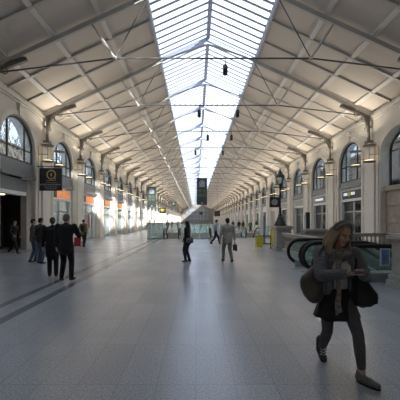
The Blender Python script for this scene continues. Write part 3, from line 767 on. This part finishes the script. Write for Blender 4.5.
banner(-6.75, 48.88, 1.28, 3.7, 6.85, 'tall grey banner hanging on the left side of the hall', 9.3)
banner(-7.1, 101.0, 1.3, 5.0, 7.7, 'small far banner between the left and centre banners', 9.3)
t = thing('hanging_sign', (-6.3, 60.4, 0), 0, 'small dark direction sign with yellow panel hanging far left of centre', 'sign')
m = MB(); m.b2((-.6, -.05, 3.1), (.6, .05, 4.1)); m.build('board', M['doordark'], t); m = MB(); m.b2((-.35, -.06, 3.35), (.35, -.05, 3.85)); m.build('yellow_panel', M['yellow'], t); m = MB(); m.tube([(0, 0, 4.1), (0, 0, 9.6)], .02, 5); m.build('cable', M['dark'], t)
for x_, y_, nm in ((1.9, fy(17), 'tiny dark sign hanging just right of the hall centre in the distance'), (4.4, fy(8)+.2, 'small dark sign hanging above the far people right of centre')):
    t = thing('hanging_sign', (x_, y_, 0), 0, nm, 'sign'); zz = 3.9 if x_ < 3 else 2.6; m = MB(); m.b2((-.6, -.06, zz), (.6, .06, zz+1.1)); m.build('board', M['bannermat'], t); m = MB(); m.tube([(0, 0, zz+1.05), (0, 0, 8.86 if x_ < 3 else 11.48)], .02, 5); m.build('cable', M['dark'], t)

# ------------------------------------------------------------ people
def ik(a, b, l1, l2, pole):
    a, b, pole = Vector(a), Vector(b), Vector(pole); d = b-a; L = min(d.length, l1+l2-.002); dn = d.normalized()
    x = (l1*l1-l2*l2+L*L)/(2*L); h = sqrt(max(0, l1*l1-x*x)); p = pole-dn*pole.dot(dn)
    return a+dn*x+p.normalized()*h, a+dn*L
CM = {}
def cloth(col, rough=.85):
    k = tuple(col)
    if k not in CM: CM[k] = mat('cloth_%d' % len(CM), col, rough, noise=(14, .12))
    return CM[k]
def lean_m(pz, deg):
    return Matrix.Translation((0, 0, pz)) @ Matrix.Rotation(R(-deg), 4, 'X') @ Matrix.Translation((0, 0, -pz))
def hand(m, wr, dr, out, s=1.0, curl=35, fr=.0095):
    """palm, four bent fingers of unequal length and a thumb; dr = finger direction, out = towards the back of the hand"""
    wr = Vector(wr); d = Vector(dr).normalized(); o = Vector(out); o = (o-d*o.dot(d)).normalized(); sd = d.cross(o)
    m.cap(wr, wr+d*.075*s, .030*s, .040*s, 1.0, .42, side=sd)
    for i, l in enumerate((.070, .078, .073, .058)):
        b = wr+d*.078*s+sd*(i-1.5)*.021*s; p = b; a = 0
        for q, ll in enumerate((.45, .32, .23)):
            a += R(curl*(.6 if q == 0 else 1)); e = p+(d*cos(a)-o*sin(a))*l*ll*s
            m.cap(p, e, (fr-.0008*q)*s, (fr-.0012*q)*s, n=8); p = e
    b = wr+d*.02*s-sd*.028*s; e = b+(d*.7-sd*.6-o*.3).normalized()*.04*s; f2 = e+(d*.95-sd*.05-o*.35).normalized()*.03*s
    m.cap(b, e, .013*s, .011*s, n=8); m.cap(e, f2, .011*s, .009*s, n=8)
def person(loc, face, H, label, top=(.05, .05, .06), legs=(.03, .03, .03), hair=(.05, .035, .025), shoes=(.02, .02, .02),
           lf=(-.10, 0, 0), rf=(.10, 0, 0), lh=(-.27, .03, .86), rh=(.27, .03, .86), lean=0, tilt=5, turn=0, coat=.86, bulk=1.0, longhair=False,
           bald=False, far=False, group=None, sleeves=True):
    t = thing('person', loc, R(face), label, 'person', group); s = H/1.75; vx = .03 if far else .016
    stride = abs(lf[1]-rf[1]); hz = .93-.10*stride
    hipz = hz; HL, HR = Vector((-.09, 0, hipz)), Vector((.09, 0, hipz))
    al, ar = Vector((lf[0], lf[1]-.0, lf[2]+.08)), Vector((rf[0], rf[1], rf[2]+.08))
    kl, al = ik(HL, al, .43, .43, (0, 1, .05)); kr, ar = ik(HR, ar, .43, .43, (0, 1, .05))
    LM = lean_m(hipz, lean); tv = lambda v: LM @ Vector(v)
    SL, SR = tv((-.185*bulk, 0, hipz+.50)), tv((.185*bulk, 0, hipz+.50)); neck = tv((0, 0, hipz+.53)); hd = tv((0, .025+.012*lean*.2, hipz+.70))
    el, wl = ik(SL, lh, .285, .26, (-.5, -1, -.3)); er, wr = ik(SR, rh, .285, .26, (.5, -1, -.3))
    # the body
    m = MB()
    def torso(m, e, z0=0.0):
        m.cap(tv((-.03, 0, hipz-.02+z0)), tv((.03, 0, hipz-.02+z0)), .13*bulk+e, .13*bulk+e, 1, .85, side=(0, 0, 1))
        m.cap(tv((0, 0, hipz+.02)), tv((0, 0, hipz+.2)), .145*bulk+e, .135*bulk+e, 1, .78)
        m.cap(tv((0, 0, hipz+.2)), tv((0, 0, hipz+.42)), .135*bulk+e, .165*bulk+e, 1, .66)
        m.cap(SL+Vector((.03, 0, -.03)), SR+Vector((-.03, 0, -.03)), .07+e, .07+e, 1, 1, side=(0, 1, 0))
        m.cap(SL+Vector((.09, 0, 0)), neck, .05+e*.6, .055+e*.5); m.cap(SR+Vector((-.09, 0, 0)), neck, .05+e*.6, .055+e*.5)
    torso(m, -.008)
    for (h_, k_, a_) in ((HL, kl, al), (HR, kr, ar)):
        m.cap(h_, k_, .082, .055); m.cap(k_, k_+(a_-k_)*.35, .052, .054); m.cap(k_+(a_-k_)*.35, a_, .054, .034); m.cap(a_, a_+Vector((0, .13, -.05)), .034, .028)
    for (s_, e_, w_, q) in ((SL, el, wl, -1), (SR, er, wr, 1)):
        m.cap(s_, e_, .05, .040); m.cap(e_, w_, .042, .027)
        d = (w_-e_).normalized(); hand(m, w_-d*.01, d, Vector((q, -.3, .2)), 1.0, 25, .010 if not far else .014)
    m.cap(neck-Vector((0, 0, .04)), hd-Vector((0, .01, .08)), .056, .052)
    HM = Matrix.Translation(hd) @ Matrix.Rotation(R(turn), 4, 'Z') @ Matrix.Rotation(R(-tilt), 4, 'X')
    hv = lambda v: HM @ Vector(v)
    m.ell(hv((0, -.008, .035)), (.078, .095, .088), HM.to_3x3().to_4x4()); m.cap(hv((0, .03, .0)), hv((0, .05, -.075)), .062, .038, 1, .8)
    m.cap(hv((0, .092, .02)), hv((0, .108, -.018)), .010, .015, n=8)
    for q in (-1, 1): m.ell(hv((q*.078, 0, .0)), (.012, .02, .032), HM.to_3x3().to_4x4(), 8)
    b = m.fuse('body', M['skin'], t, vx*.8, 2, s)
    # hair
    if not bald or True:
        m = MB(); m.ell(hv((0, -.018, .05)), (.086, .098, .088), HM.to_3x3().to_4x4()); m.ell(hv((0, -.05, .0)), (.078, .07, .075), HM.to_3x3().to_4x4())
        if longhair: m.cap(hv((0, -.06, .02)), hv((0, -.075, -.14)), .075, .075, 1, .7); m.cap(hv((-.06, -.01, .0)), hv((-.07, -.02, -.14)), .035, .03); m.cap(hv((.06, -.01, .0)), hv((.07, -.02, -.14)), .035, .03)
        m.fuse('hair', cloth(hair), t, vx, 2, s)
    # trousers
    m = MB(); e = .018
    m.cap((-.03, 0, hipz), (.03, 0, hipz), .135*bulk, .135*bulk, 1, .85, side=(0, 0, 1))
    for (h_, k_, a_) in ((HL, kl, al), (HR, kr, ar)):
        m.cap(h_, k_, .098*bulk, .076); m.cap(k_, a_+Vector((0, 0, .01)), .076, .062)
    m.fuse('trousers', cloth(legs), t, vx, 2, s)
    # jacket
    m = MB(); torso(m, .018)
    m.cap(tv((0, 0, hipz+.1)), tv((0, 0, coat+.03)), .155*bulk, .165*bulk, 1, .8)
    m.cap(neck-Vector((0, 0, .03)), neck+Vector((0, 0, .025)), .075, .066)
    for (s_, e_, w_) in ((SL, el, wl), (SR, er, wr)):
        m.cap(s_, e_, .070*bulk, .056*bulk); m.cap(e_, w_-(w_-e_)*.06, .056*bulk, .044)
    m.fuse('jacket', cloth(top), t, vx, 2, s)
    for a_, q in ((al, -1), (ar, 1)):
        m = MB(); m.cap(a_+Vector((0, -.045, -.035)), a_+Vector((q*.015, .14, -.048)), .044, .036, 1, .85, side=(1, 0, 0)); m.cap(a_+Vector((0, -.02, .0)), a_+Vector((0, 0, -.03)), .045, .045)
        zmin = min(v.co.z for v in m.bm.verts)
        for v in m.bm.verts: v.co.z = max(v.co.z, .002) 
        m.fuse('shoe', cloth(shoes), t, vx*.9, 1, s)
    return t, dict(wl=wl*s, wr=wr*s, sl=SL*s, sr=SR*s, hip=hipz*s)
def gx(px, d): return (px-196)*d/320
def lw(t, v):   # local point of a person -> world
    return Matrix.Translation(t.location) @ Matrix.Rotation(t.rotation_euler.z, 4, 'Z') @ Vector(v)

# group talking on the left
person((gx(66, 8.75), 8.75, 0), -8, 1.80, 'grey-haired man in a black suit standing with his back turned', (.012, .012, .014), (.010, .010, .012), (.16, .15, .14), lf=(-.13, 0, 0), rf=(.13, .04, 0), lh=(-.29, .02, .85), rh=(.20, .36, 1.22), tilt=12, coat=.80, bulk=1.24)
person((gx(52.5, 9.35), 9.35, 0), 20, 1.72, 'person in long black coat half hidden behind the grey-haired man', (.013, .013, .014), (.012, .011, .012), (.06, .045, .035), lf=(-.08, .02, 0), rf=(.10, -.03, 0), rh=(.24, .20, 1.0), tilt=8, coat=.62, longhair=False, bulk=1.18)
p3, _ = person((gx(40.5, 12.2), 12.2, 0), -25, 1.74, 'young man in dark grey jacket and blue jeans with a shoulder strap', (.035, .035, .036), (.07, .10, .17), (.012, .01, .01), lf=(-.10, .02, 0), rf=(.13, -.05, 0), coat=.92)
m = MB(); q = [(-.17, -.13, 1.10), (-.10, -.16, 1.25), (.02, -.15, 1.38), (.12, -.06, 1.46), (.14, .05, 1.44)]; m.tube(q, .018, 6, ry=.4); m.cap((-.2, -.13, 1.04), (-.2, -.10, .92), .10, .09, .5, 1)
o = m.build('shoulder_bag', cloth((.10, .09, .08)), None, True); o.location = p3.location; o.rotation_euler = p3.rotation_euler; tag(o, 'small grey shoulder bag on the back of the young man in jeans', 'bag')
person((gx(33, 12.7), 12.7, 0), -60, 1.72, 'man in olive grey jacket and jeans at the left of the group', (.085, .08, .07), (.08, .11, .17), (.05, .04, .03), lf=(-.10, .10, 0), rf=(.12, -.1, 0), rh=(.2, .2, 1.0), coat=.9)
person((gx(13.5, 16.0), 16.0, 0), -105, 1.72, 'person in dark clothes walking past the dark doorway at far left', (.012, .012, .016), (.012, .012, .014), (.012, .01, .01), lf=(-.08, -.34, .03), rf=(.08, .34, 0), lh=(-.24, .15, .88), rh=(.22, .22, .92), lean=4, coat=.8)
p7, _ = person((gx(83.5, 20), 20, 0), -12, 1.72, 'person in yellow-olive jacket with dark backpack pulling a red suitcase', (.22, .20, .05), (.025, .025, .03), (.015, .012, .01), lf=(-.07, .1, 0), rf=(.08, -.1, 0), lh=(-.34, -.12, .88), coat=.85)
m = MB(); m.cap((.04, -.20, 1.03), (.04, -.20, 1.30), .13, .12, 1.1, .7); m.cap((-.1, -.08, 1.38), (.0, -.16, 1.36), .02, .02); m.cap((.14, -.08, 1.38), (.08, -.16, 1.36), .02, .02); m.cap((.04, -.28, 1.02), (.04, -.28, 1.15), .07, .07, 1.2, .5)
o = m.fuse('backpack', cloth((.03, .02, .025)), None, .02, 2); o.location = p7.location; o.rotation_euler = p7.rotation_euler; tag(o, 'dark backpack worn over the yellow-olive jacket', 'backpack')
t = thing('suitcase', (gx(77.7, 19.8), 19.8, 0), R(5), 'red wheeled suitcase pulled by the person in yellow-olive jacket', 'suitcase')
m = MB(); m.b2((-.19, -.13, .06), (.19, .13, .62), .04)
for i in range(3): m.b2((-.10+i*.09, -.14, .1), (-.07+i*.09, -.128, .58))
m.build('shell', M['red'], t)
for x_ in (-.15, .15): m = MB(); m.tube([(x_-.015, .1, .033), (x_+.015, .1, .033)], .033, 10); m.build('wheel', M['black'], t)
m = MB(); m.tube([(-.08, .10, .6), (-.08, .11, .92), (.08, .11, .92), (.08, .10, .6)], .010, 6); m.build('handle', M['dark'], t)
# middle distance
p8, _ = person((gx(187.3, 12.7), 12.7, 0), 78, 1.62, 'dark-haired woman in black coat and dark jeans standing at centre', (.012, .012, .013), (.02, .022, .03), (.012, .01, .01), lf=(-.08, .05, 0), rf=(.08, -.08, 0), rh=(.18, .18, .92), lh=(-.2, .12, .95), coat=.80, tilt=12, longhair=True, bulk=1.2)
m = MB(); m.cap((-.30, -.10, .88), (-.30, .08, .86), .10, .10, .5, 1.1, side=(1, 0, 0)); m.tube([(-.26, .04, .95), (-.27, .02, 1.2), (-.2, .0, 1.38), (-.1, -.05, 1.38)], .012, 6)
m2 = MB(); m2.b2((.0, 0, 0), (.1, .1, .1)); m2.bm.free()
o = m.build('handbag', cloth((.16, .16, .18)), None, True); o.location = p8.location+Vector((.16, -.12, 0)); o.rotation_euler = p8.rotation_euler; tag(o, 'grey shoulder bag carried by the woman in black at centre', 'bag')
p9, _ = person((gx(227.5, 12.75), 12.75, 0), 14, 1.76, 'man in beige shirt and khaki trousers walking away from the camera', (.44, .41, .35), (.24, .23, .19), (.02, .015, .012), lf=(-.12, .18, 0), rf=(.13, -.16, 0), lh=(-.27, .1, .9), rh=(.30, .0, .86), coat=.86, bulk=1.14)
t = thing('briefcase', tuple(lw(p9, (.33, .03, .55))), p9.rotation_euler.z, 'dark briefcase in the right hand of the man in beige', 'briefcase')
m = MB(); m.b2((-.045, -.16, -.12), (.045, .16, .13), .02); m.build('body', cloth((.03, .025, .03)), t); m = MB(); m.tube([(0, -.07, .12), (0, -.06, .19), (0, .06, .19), (0, .07, .12)], .012, 6); m.build('handle', cloth((.03, .025, .03)), t)
person((gx(215.5, 22.3), 22.3, 0), -70, 1.78, 'man in pale blue shirt and dark trousers striding to the right', (.30, .36, .44), (.012, .014, .022), (.03, .025, .02), lf=(-.08, .34, .0), rf=(.08, -.38, .04), lh=(-.2, .25, 1.0), rh=(.22, -.2, .9), lean=5, coat=.90)
# far people; one figure each
FAR = [(149, 38, (.10, .04, .03), 'person in dark red top far off beside the left pillars', 10), (154.3, 36, (.02, .02, .022), 'person in black far off left of the middle glass screens', 170),
       (167.5, 46, (.03, .03, .035), 'small dark figure seen above the middle escalator', 0), (250.3, 44.5, (.02, .20, .12), 'person in a bright green jacket beyond the right glass screens', 180),
       (256.5, 46, (.03, .02, .02), 'person in dark clothes just right of the green jacket', 30), (262.3, 47, (.05, .03, .03), 'person in dark brown standing by the right-hand pillars', 0),
       (243, 50, (.12, .05, .05), 'person in dull red left of the green jacket', 200), (239, 52, (.03, .03, .05), 'person in navy beyond the man in beige', 0),
       (178, 60, (.05, .05, .06), 'tiny figure far off just left of the woman in black', 0), (201, 58, (.04, .04, .05), 'tiny dark figure far off above the middle glass screen', 180),
       (207, 66, (.25, .07, .04), 'tiny figure in reddish clothes far off at the centre', 90), (172, 75, (.04, .04, .04), 'tiny figure beneath the far small banner', 0), (233, 62, (.06, .06, .07), 'tiny grey figure far off right of centre', 0)]
for px, d, col, lab, fc in FAR:
    person((gx(px, d), d, 0), fc, 1.68+.1*random.random(), lab, col, (.02, .02, .03), (.03, .02, .02), lf=(-.09, .12, 0), rf=(.09, -.1, 0), far=True, group='far-off people in the hall')

# ------------------------------------------------------------ the woman in the foreground
def front_woman():
    d0 = 3.45; t = thing('person', (1.51, d0, 0), R(179), 'woman with grey headband and wavy hair walking while looking at her phone', 'person')
    hz = .82; HL, HR = Vector((-.085, .03, hz)), Vector((.085, -.02, hz))
    # her left foot leads; her right foot trails
    AL, AR = Vector((-.155, .25, .085)), Vector((.04, -.31, .12))
    kl, AL = ik(HL, AL, .40, .40, (0, 1, 0)); kr, AR = ik(HR, AR, .40, .40, (.1, 1, 0))
    SL, SR = Vector((-.17, .03, 1.275)), Vector((.17, .0, 1.275)); neck = Vector((0, .03, 1.32)); hd = Vector((-.02, .085, 1.475))
    WL, WR = Vector((-.13, .31, 1.10)), Vector((.03, .31, 1.10))
    el, WL = ik(SL, WL, .27, .25, (-.7, -.4, -1)); er, WR = ik(SR, WR, .27, .25, (1.0, -.3, -.8))
    HM = Matrix.Translation(hd) @ Matrix.Rotation(R(14), 4, 'Z') @ Matrix.Rotation(R(-20), 4, 'X') @ Matrix.Rotation(R(-6), 4, 'Y'); HR3 = HM.to_3x3().to_4x4()
    hv = lambda x, y, z: HM @ Vector((x, y, z))
    m = MB()
    m.cap((-.03, 0, hz), (.03, 0, hz), .115, .115, 1, .85, side=(0, 0, 1)); m.cap((0, 0, hz+.02), (0, .01, hz+.18), .125, .105, 1, .76); m.cap((0, .01, hz+.18), (0, .02, hz+.38), .105, .13, 1, .66)
    m.cap(SL+Vector((.03, 0, -.02)), SR-Vector((.03, 0, .02)), .055, .055); m.cap(SL+Vector((.08, 0, 0)), neck, .04, .045); m.cap(SR-Vector((.08, 0, 0)), neck, .04, .045)
    m.cap(neck-Vector((0, 0, .04)), hv(0, -.015, -.07), .047, .045)
    for h_, k_, a_ in ((HL, kl, AL), (HR, kr, AR)):
        m.cap(h_, k_, .078, .050); c = k_+(a_-k_)*.32; m.cap(k_, c, .048, .050); m.cap(c, a_+Vector((0, 0, .02)), .050, .031)
        m.cap(a_+Vector((0, -.015, -.035)), a_+(Vector((0, .035, -.075)) if a_ is AR else Vector((-.05, .08, -.055))), .026, .020)
    for s_, e_, w_ in ((SL, el, WL), (SR, er, WR)): m.cap(s_, e_, .043, .036); m.cap(e_, w_, .037, .024)
    # head: skull, jaw, cheeks, nose, brow, chin, ears
    m.ell(hv(0, -.008, .038), (.075, .092, .085), HR3); m.cap(hv(0, .028, .0), hv(0, .052, -.082), .060, .030, 1, .85, side=HM.to_3x3() @ Vector((1, 0, 0)))
    m.cap(hv(0, .088, .028), hv(0, .108, -.018), .008, .0125, n=10); 
    for q in (-1, 1):
        m.ell(hv(q*.038, .062, -.022), (.024, .022, .022), HR3, 10); m.ell(hv(q*.078, -.002, -.005), (.010, .018, .028), HR3, 8); m.ell(hv(q*.011, .098, -.018), (.008, .009, .008), HR3, 8)
    m.ell(hv(0, .078, .038), (.045, .014, .010), HR3, 12); m.ell(hv(0, .074, -.085), (.020, .016, .014), HR3, 10)
    # hands round the phone
    dl = Vector((.62, .75, .12)); dr = Vector((-.62, .75, .10))
    hand(m, WL, dl, (-.45, -.1, -.85), .88, 38, .0095); hand(m, WR, dr, (.45, -.1, -.85), .88, 38, .0095)
    m.fuse('body', M['skin'], t, .0065, 2)
    for q in (-1, 1):
        m = MB(); m.ell(hv(q*.031, .080, .010), (.014, .007, .005), HR3, 10); m.build('eye', M['eyewhite'], t, True)
        m = MB(); m.cap(hv(q*.016, .090, .030), hv(q*.048, .078, .030), .004, .003, n=6); m.build('eyebrow', cloth((.12, .08, .05)), t, True)
    m = MB(); m.cap(hv(-.02, .086, -.050), hv(.02, .086, -.050), .006, .006, n=8); m.cap(hv(-.014, .087, -.058), hv(.014, .087, -.058), .0065, .0065, n=8); m.build('lips', M['lips'], t, True)
    # hair: crown, long locks on both sides
    m = MB(); m.ell(hv(0, -.026, .052), (.088, .098, .088), HR3); m.ell(hv(0, -.06, -.01), (.088, .07, .09), HR3)
    rnd = random.Random(5)
    for q in (-1, 1):
        for i in range(9):
            x = q*(.062+.006*rnd.random()); y = .045-.016*i; p = [hv(x*.75, y*.9+.01, .085), hv(x*1.25, y+.003, .03), hv(q*.088, y-.008, -.035)]
            e = hv(q*(.095+.01*rnd.random()), y-.02, -.09); p += [e, e+Vector((q*.018*rnd.uniform(.2, 1.3), .01*rnd.uniform(-1, 1), -.06)), e+Vector((q*.02*rnd.uniform(-.3, 1.5), .02, -.125-.03*rnd.random()))]
            m.tube(p, [.012, .017, .021, .022, .020, .009], 7)
    for i in range(9):
        a = -60+15*i; p0 = hv(.075*sin(R(a)), -.07*cos(R(a))-.02, .02); m.tube([p0, p0+HM.to_3x3() @ Vector((.02*sin(R(a)), -.02, -.09)), p0+Vector((.0, -.01, -.2))], [.025, .03, .012], 7)
    m.fuse('hair', cloth((.25, .18, .10), .6), t, .0065, 1)
    # striped headband
    for r0, mm, a0, a1 in ((.02, (.26, .25, .23), .028, .012), (.012, (.05, .05, .05), .052, -.012), (.02, (.26, .25, .23), .07, -.035)):
        m = MB(); pts = []
        for j in range(17):
            a = pi*j/16; pts.append(hv(-.096*cos(a), a1+.03*sin(a), .045+(.105 if a1 > -.04 else .100)*sin(a)))
        m.tube(pts, r0, 8, ry=.5); m.build('headband', cloth(mm), t, True)
    # jumper
    m = MB(); m.cap((0, .0, hz+.03), (0, .02, hz+.2), .135, .125, 1, .82); m.cap((0, .02, hz+.2), (0, .03, hz+.40), .125, .14, 1, .74); m.cap((-.05, .10, hz+.31), (.05, .10, hz+.31), .06, .06)
    m.fuse('jumper', cloth((.55, .52, .47)), t, .009, 3)
    # jacket, open in front
    m = MB()
    for q, s_, e_, w_ in ((-1, SL, el, WL), (1, SR, er, WR)):
        m.cap(s_+Vector((q*.005, 0, 0)), e_, .074, .066); m.cap(e_, w_-(w_-e_)*.12, .066, .048)
        f = (w_-e_); c = e_+f*.80; m.cap(c, c+f*.08, .056, .056)
        m.cap((q*.115, .035, hz+.43), (q*.125, .045, hz+.07), .075, .08, .75, 1.0); m.cap((q*.06, .0, 1.30), (q*.14, .01, 1.27), .06, .06)
        m.cap((q*.105, .115, 1.20), (q*.115, .125, hz+.10), .034, .040, 1, .6)
    m.cap((0, -.055, hz+.06), (0, -.03, hz+.40), .14, .15, 1, .55); m.cap((0, -.03, 1.27), (0, -.02, 1.32), .085, .065)
    m.fuse('jacket', mat('grey_tweed', (.115, .12, .125), .9, noise=(60, .35), bump=(80, .4)), t, .009, 2)
    # bulky scarf with a hanging end
    m = MB(); rn = random.Random(2)
    for r_, z_, w_ in ((.085, 1.335, .028), (.10, 1.298, .034), (.085, 1.262, .03)):
        m.tube([(r_*1.05*cos(2*pi*i/18), .035+r_*.95*sin(2*pi*i/18)+(.02 if sin(2*pi*i/18) > 0 else 0), z_-.035*max(0, sin(2*pi*i/18))+.008*rn.uniform(-1, 1)) for i in range(18)], [w_*rn.uniform(.85, 1.15) for i in range(18)], 8, closed=True)
    m.tube([(.03, .15, 1.25), (.05, .17, 1.15), (.055, .185, 1.02), (.05, .19, .90), (.06, .185, .78), (.045, .18, .69)], [.036, .030, .026, .026, .034, .042], 8, ry=.45)
    for i in range(7): m.tube([(.015+i*.012, .18, .70), (.01+i*.014, .182, .645-.01*(i % 2))], .005, 5)
    m.fuse('scarf', mat('beige_grey_scarf', (.19, .17, .145), .95, noise=(28, .45), bump=(40, .6)), t, .0085, 1)
    # skirt
    m = MB(); n = 48; rings = []
    for j in range(10):
        u = j/9; z = .91-u*.315; rx = .135+.10*u; ry = .115+.085*u
        rings.append([m.bm.verts.new(((rx+.012*u*sin(9*a))*cos(a), .01+(ry+.012*u*sin(9*a))*sin(a), z+.008*u*sin(5*a))) for a in [2*pi*i/n for i in range(n)]])
    ins = [[m.bm.verts.new((v.co.x*.955, .01+(v.co.y-.01)*.955, v.co.z)) for v in rg] for rg in rings]
    for R_ in (rings, ins):
        for a, b in zip(R_, R_[1:]):
            for j in range(n): m.bm.faces.new((a[j], a[(j+1) % n], b[(j+1) % n], b[j]))
    for j in range(n): m.bm.faces.new((rings[-1][j], rings[-1][(j+1) % n], ins[-1][(j+1) % n], ins[-1][j])); m.bm.faces.new((rings[0][j], rings[0][(j+1) % n], ins[0][(j+1) % n], ins[0][j]))
    m.build('skirt', cloth((.006, .006, .008)), t, True)
    # leggings to mid calf
    m = MB(); m.cap((-.03, 0, hz), (.03, 0, hz), .12, .12, 1, .85, side=(0, 0, 1))
    for h_, k_, a_, f in ((HL, kl, AL, .80), (HR, kr, AR, .90)): m.cap(h_, k_, .088, .058); c = k_+(a_-k_)*.32; m.cap(k_, c, .056, .058); m.cap(c, k_+(a_-k_)*f, .058, .042)
    m.fuse('leggings', cloth((.075, .07, .072)), t, .009, 2)
    # shoes: flat pale one in front, laced dark boot behind
    m = MB(); a = AL; m.cap(a+Vector((.015, -.03, -.035)), a+Vector((-.045, .06, -.044)), .043, .042, 1, .95); m.cap(a+Vector((-.045, .06, -.046)), a+Vector((-.09, .125, -.050)), .041, .030, 1.05, .85); m.cap(a+Vector((.01, -.02, .01)), a+Vector((0, 0, -.03)), .040, .042)
    o = m.fuse('shoe', cloth((.16, .155, .15)), t, .008, 2); o['label'] = 'pale grey flat shoe'
    m = MB(); m.prism([(a.x-.035+.038*cos(q)-.066*sin(q), a.y+.045+.025*cos(q)+.105*sin(q)) for q in [2*pi*i/20 for i in range(20)]], 2, .0, .014); m.build('sole', cloth((.02, .02, .02)), o)
    Rb = Matrix.Translation(AR) @ Matrix.Rotation(R(-30), 4, 'X'); rv = lambda x, y, z: Rb @ Vector((x, y, z))
    m = MB(); m.cap(AR+Vector((0, -.02, .10)), rv(0, -.01, -.03), .054, .053); m.cap(rv(0, -.02, -.035), rv(.0, .10, -.050), .052, .042, 1, .95)
    o = m.fuse('shoe', cloth((.035, .035, .037)), t, .008, 2); o['label'] = 'dark ankle boot with white laces'
    m = MB()
    for i in range(6):
        z = .105-.028*i; yo = .050+.014*max(0, i-2); m.tube([rv(-.036, yo-.014, z), rv(0, yo+.006+.0*i, z-.006), rv(.036, yo-.014, z)], .006, 6)
    m.build('laces', cloth((.8, .8, .78)), o, True)
    M4 = Matrix.Translation(t.location) @ Matrix.Rotation(t.rotation_euler.z, 4, 'Z')
    # phone
    ph = thing('mobile_phone', tuple(M4 @ Vector((-.05, .395, 1.135))), t.rotation_euler.z+R(10), 'flat mobile phone in both hands of the woman in the foreground', 'phone')
    rot = Matrix.Rotation(R(-25), 4, 'X') @ Matrix.Rotation(R(0), 4, 'Z')
    m = MB(); m.box((0, 0, 0), (.105, .058, .011), rot, .003); m.build('case', cloth((.12, .10, .09)), ph); m = MB(); m.box(rot @ Vector((0, 0, .0062)), (.092, .050, .0012), rot); m.build('screen', M['doordark'], ph)
    # olive shoulder bag on her right side (left in the picture)
    b = thing('shoulder_bag', t.location, t.rotation_euler.z, 'large slouchy olive-brown shoulder bag on the left of the walking woman', 'bag'); m = MB()
    secs = [(1.13, .03, .03, .245), (1.08, .07, .055, .25), (1.02, .12, .08, .258), (.95, .175, .10, .262), (.90, .185, .105, .258), (.84, .165, .10, .25), (.79, .115, .085, .24), (.76, .06, .05, .235)]; n = 28; rings = []
    for z, ly, lx, cx in secs: rings.append([m.bm.verts.new((cx+lx*.62*cos(a)*(1+.05*sin(3*a+z*30)), .075+ly*sin(a)*1.0, z+.012*sin(2*a))) for a in [2*pi*i/n for i in range(n)]])
    for A, B in zip(rings, rings[1:]):
        for j in range(n): m.bm.faces.new((A[j], A[(j+1) % n], B[(j+1) % n], B[j]))
    m.bm.faces.new(rings[0]); m.bm.faces.new(rings[-1][::-1])
    m.bm.transform(Matrix.Translation((.255, .075, .925)) @ Matrix.Scale(1.14, 4) @ Matrix.Rotation(R(-58), 4, 'Z') @ Matrix.Rotation(R(20), 4, 'X') @ Matrix.Translation((-.245, -.075, -.9)))
    m.fuse('bag_body', mat('olive_leather', (.095, .086, .062), .6, noise=(9, .3), bump=(12, .5)), b, .01, 2)
    m = MB(); m.tube([(.22, .14, 1.04), (.235, .115, 1.15), (.205, .08, 1.29), (.14, .03, 1.355), (.12, -.05, 1.34), (.2, -.12, 1.2), (.26, -.04, 1.06)], .012, 6, ry=.5); m.build('strap', cloth((.04, .035, .03)), b, True)
    # black bag on her left arm (right in the picture)
    b = thing('tote_bag', t.location, t.rotation_euler.z, 'black pointed tote bag hanging at right of the walking woman', 'bag'); m = MB()
    poly = [(-.10, 1.06), (-.20, 1.09), (-.34, .88), (-.385, .80), (-.33, .745), (-.16, .72), (-.10, .78)]
    m.prism(poly, 1, .10, .20); bmesh.ops.bevel(m.bm, geom=list(m.bm.edges), offset=.03, segments=3, affect='EDGES'); m.fuse('bag_body', cloth((.010, .010, .012)), b, .010, 4)
    m = MB(); m.tube([(-.12, .15, 1.04), (-.16, .12, 1.2), (-.16, .04, 1.345), (-.19, -.05, 1.25), (-.24, .08, 1.0)], .011, 6, ry=.5); m.build('strap', cloth((.012, .012, .012)), b, True)
front_woman()
for o in list(COL.objects):
    if o.type == 'EMPTY' and not o.get('label'): o['label'] = 'unlabelled'
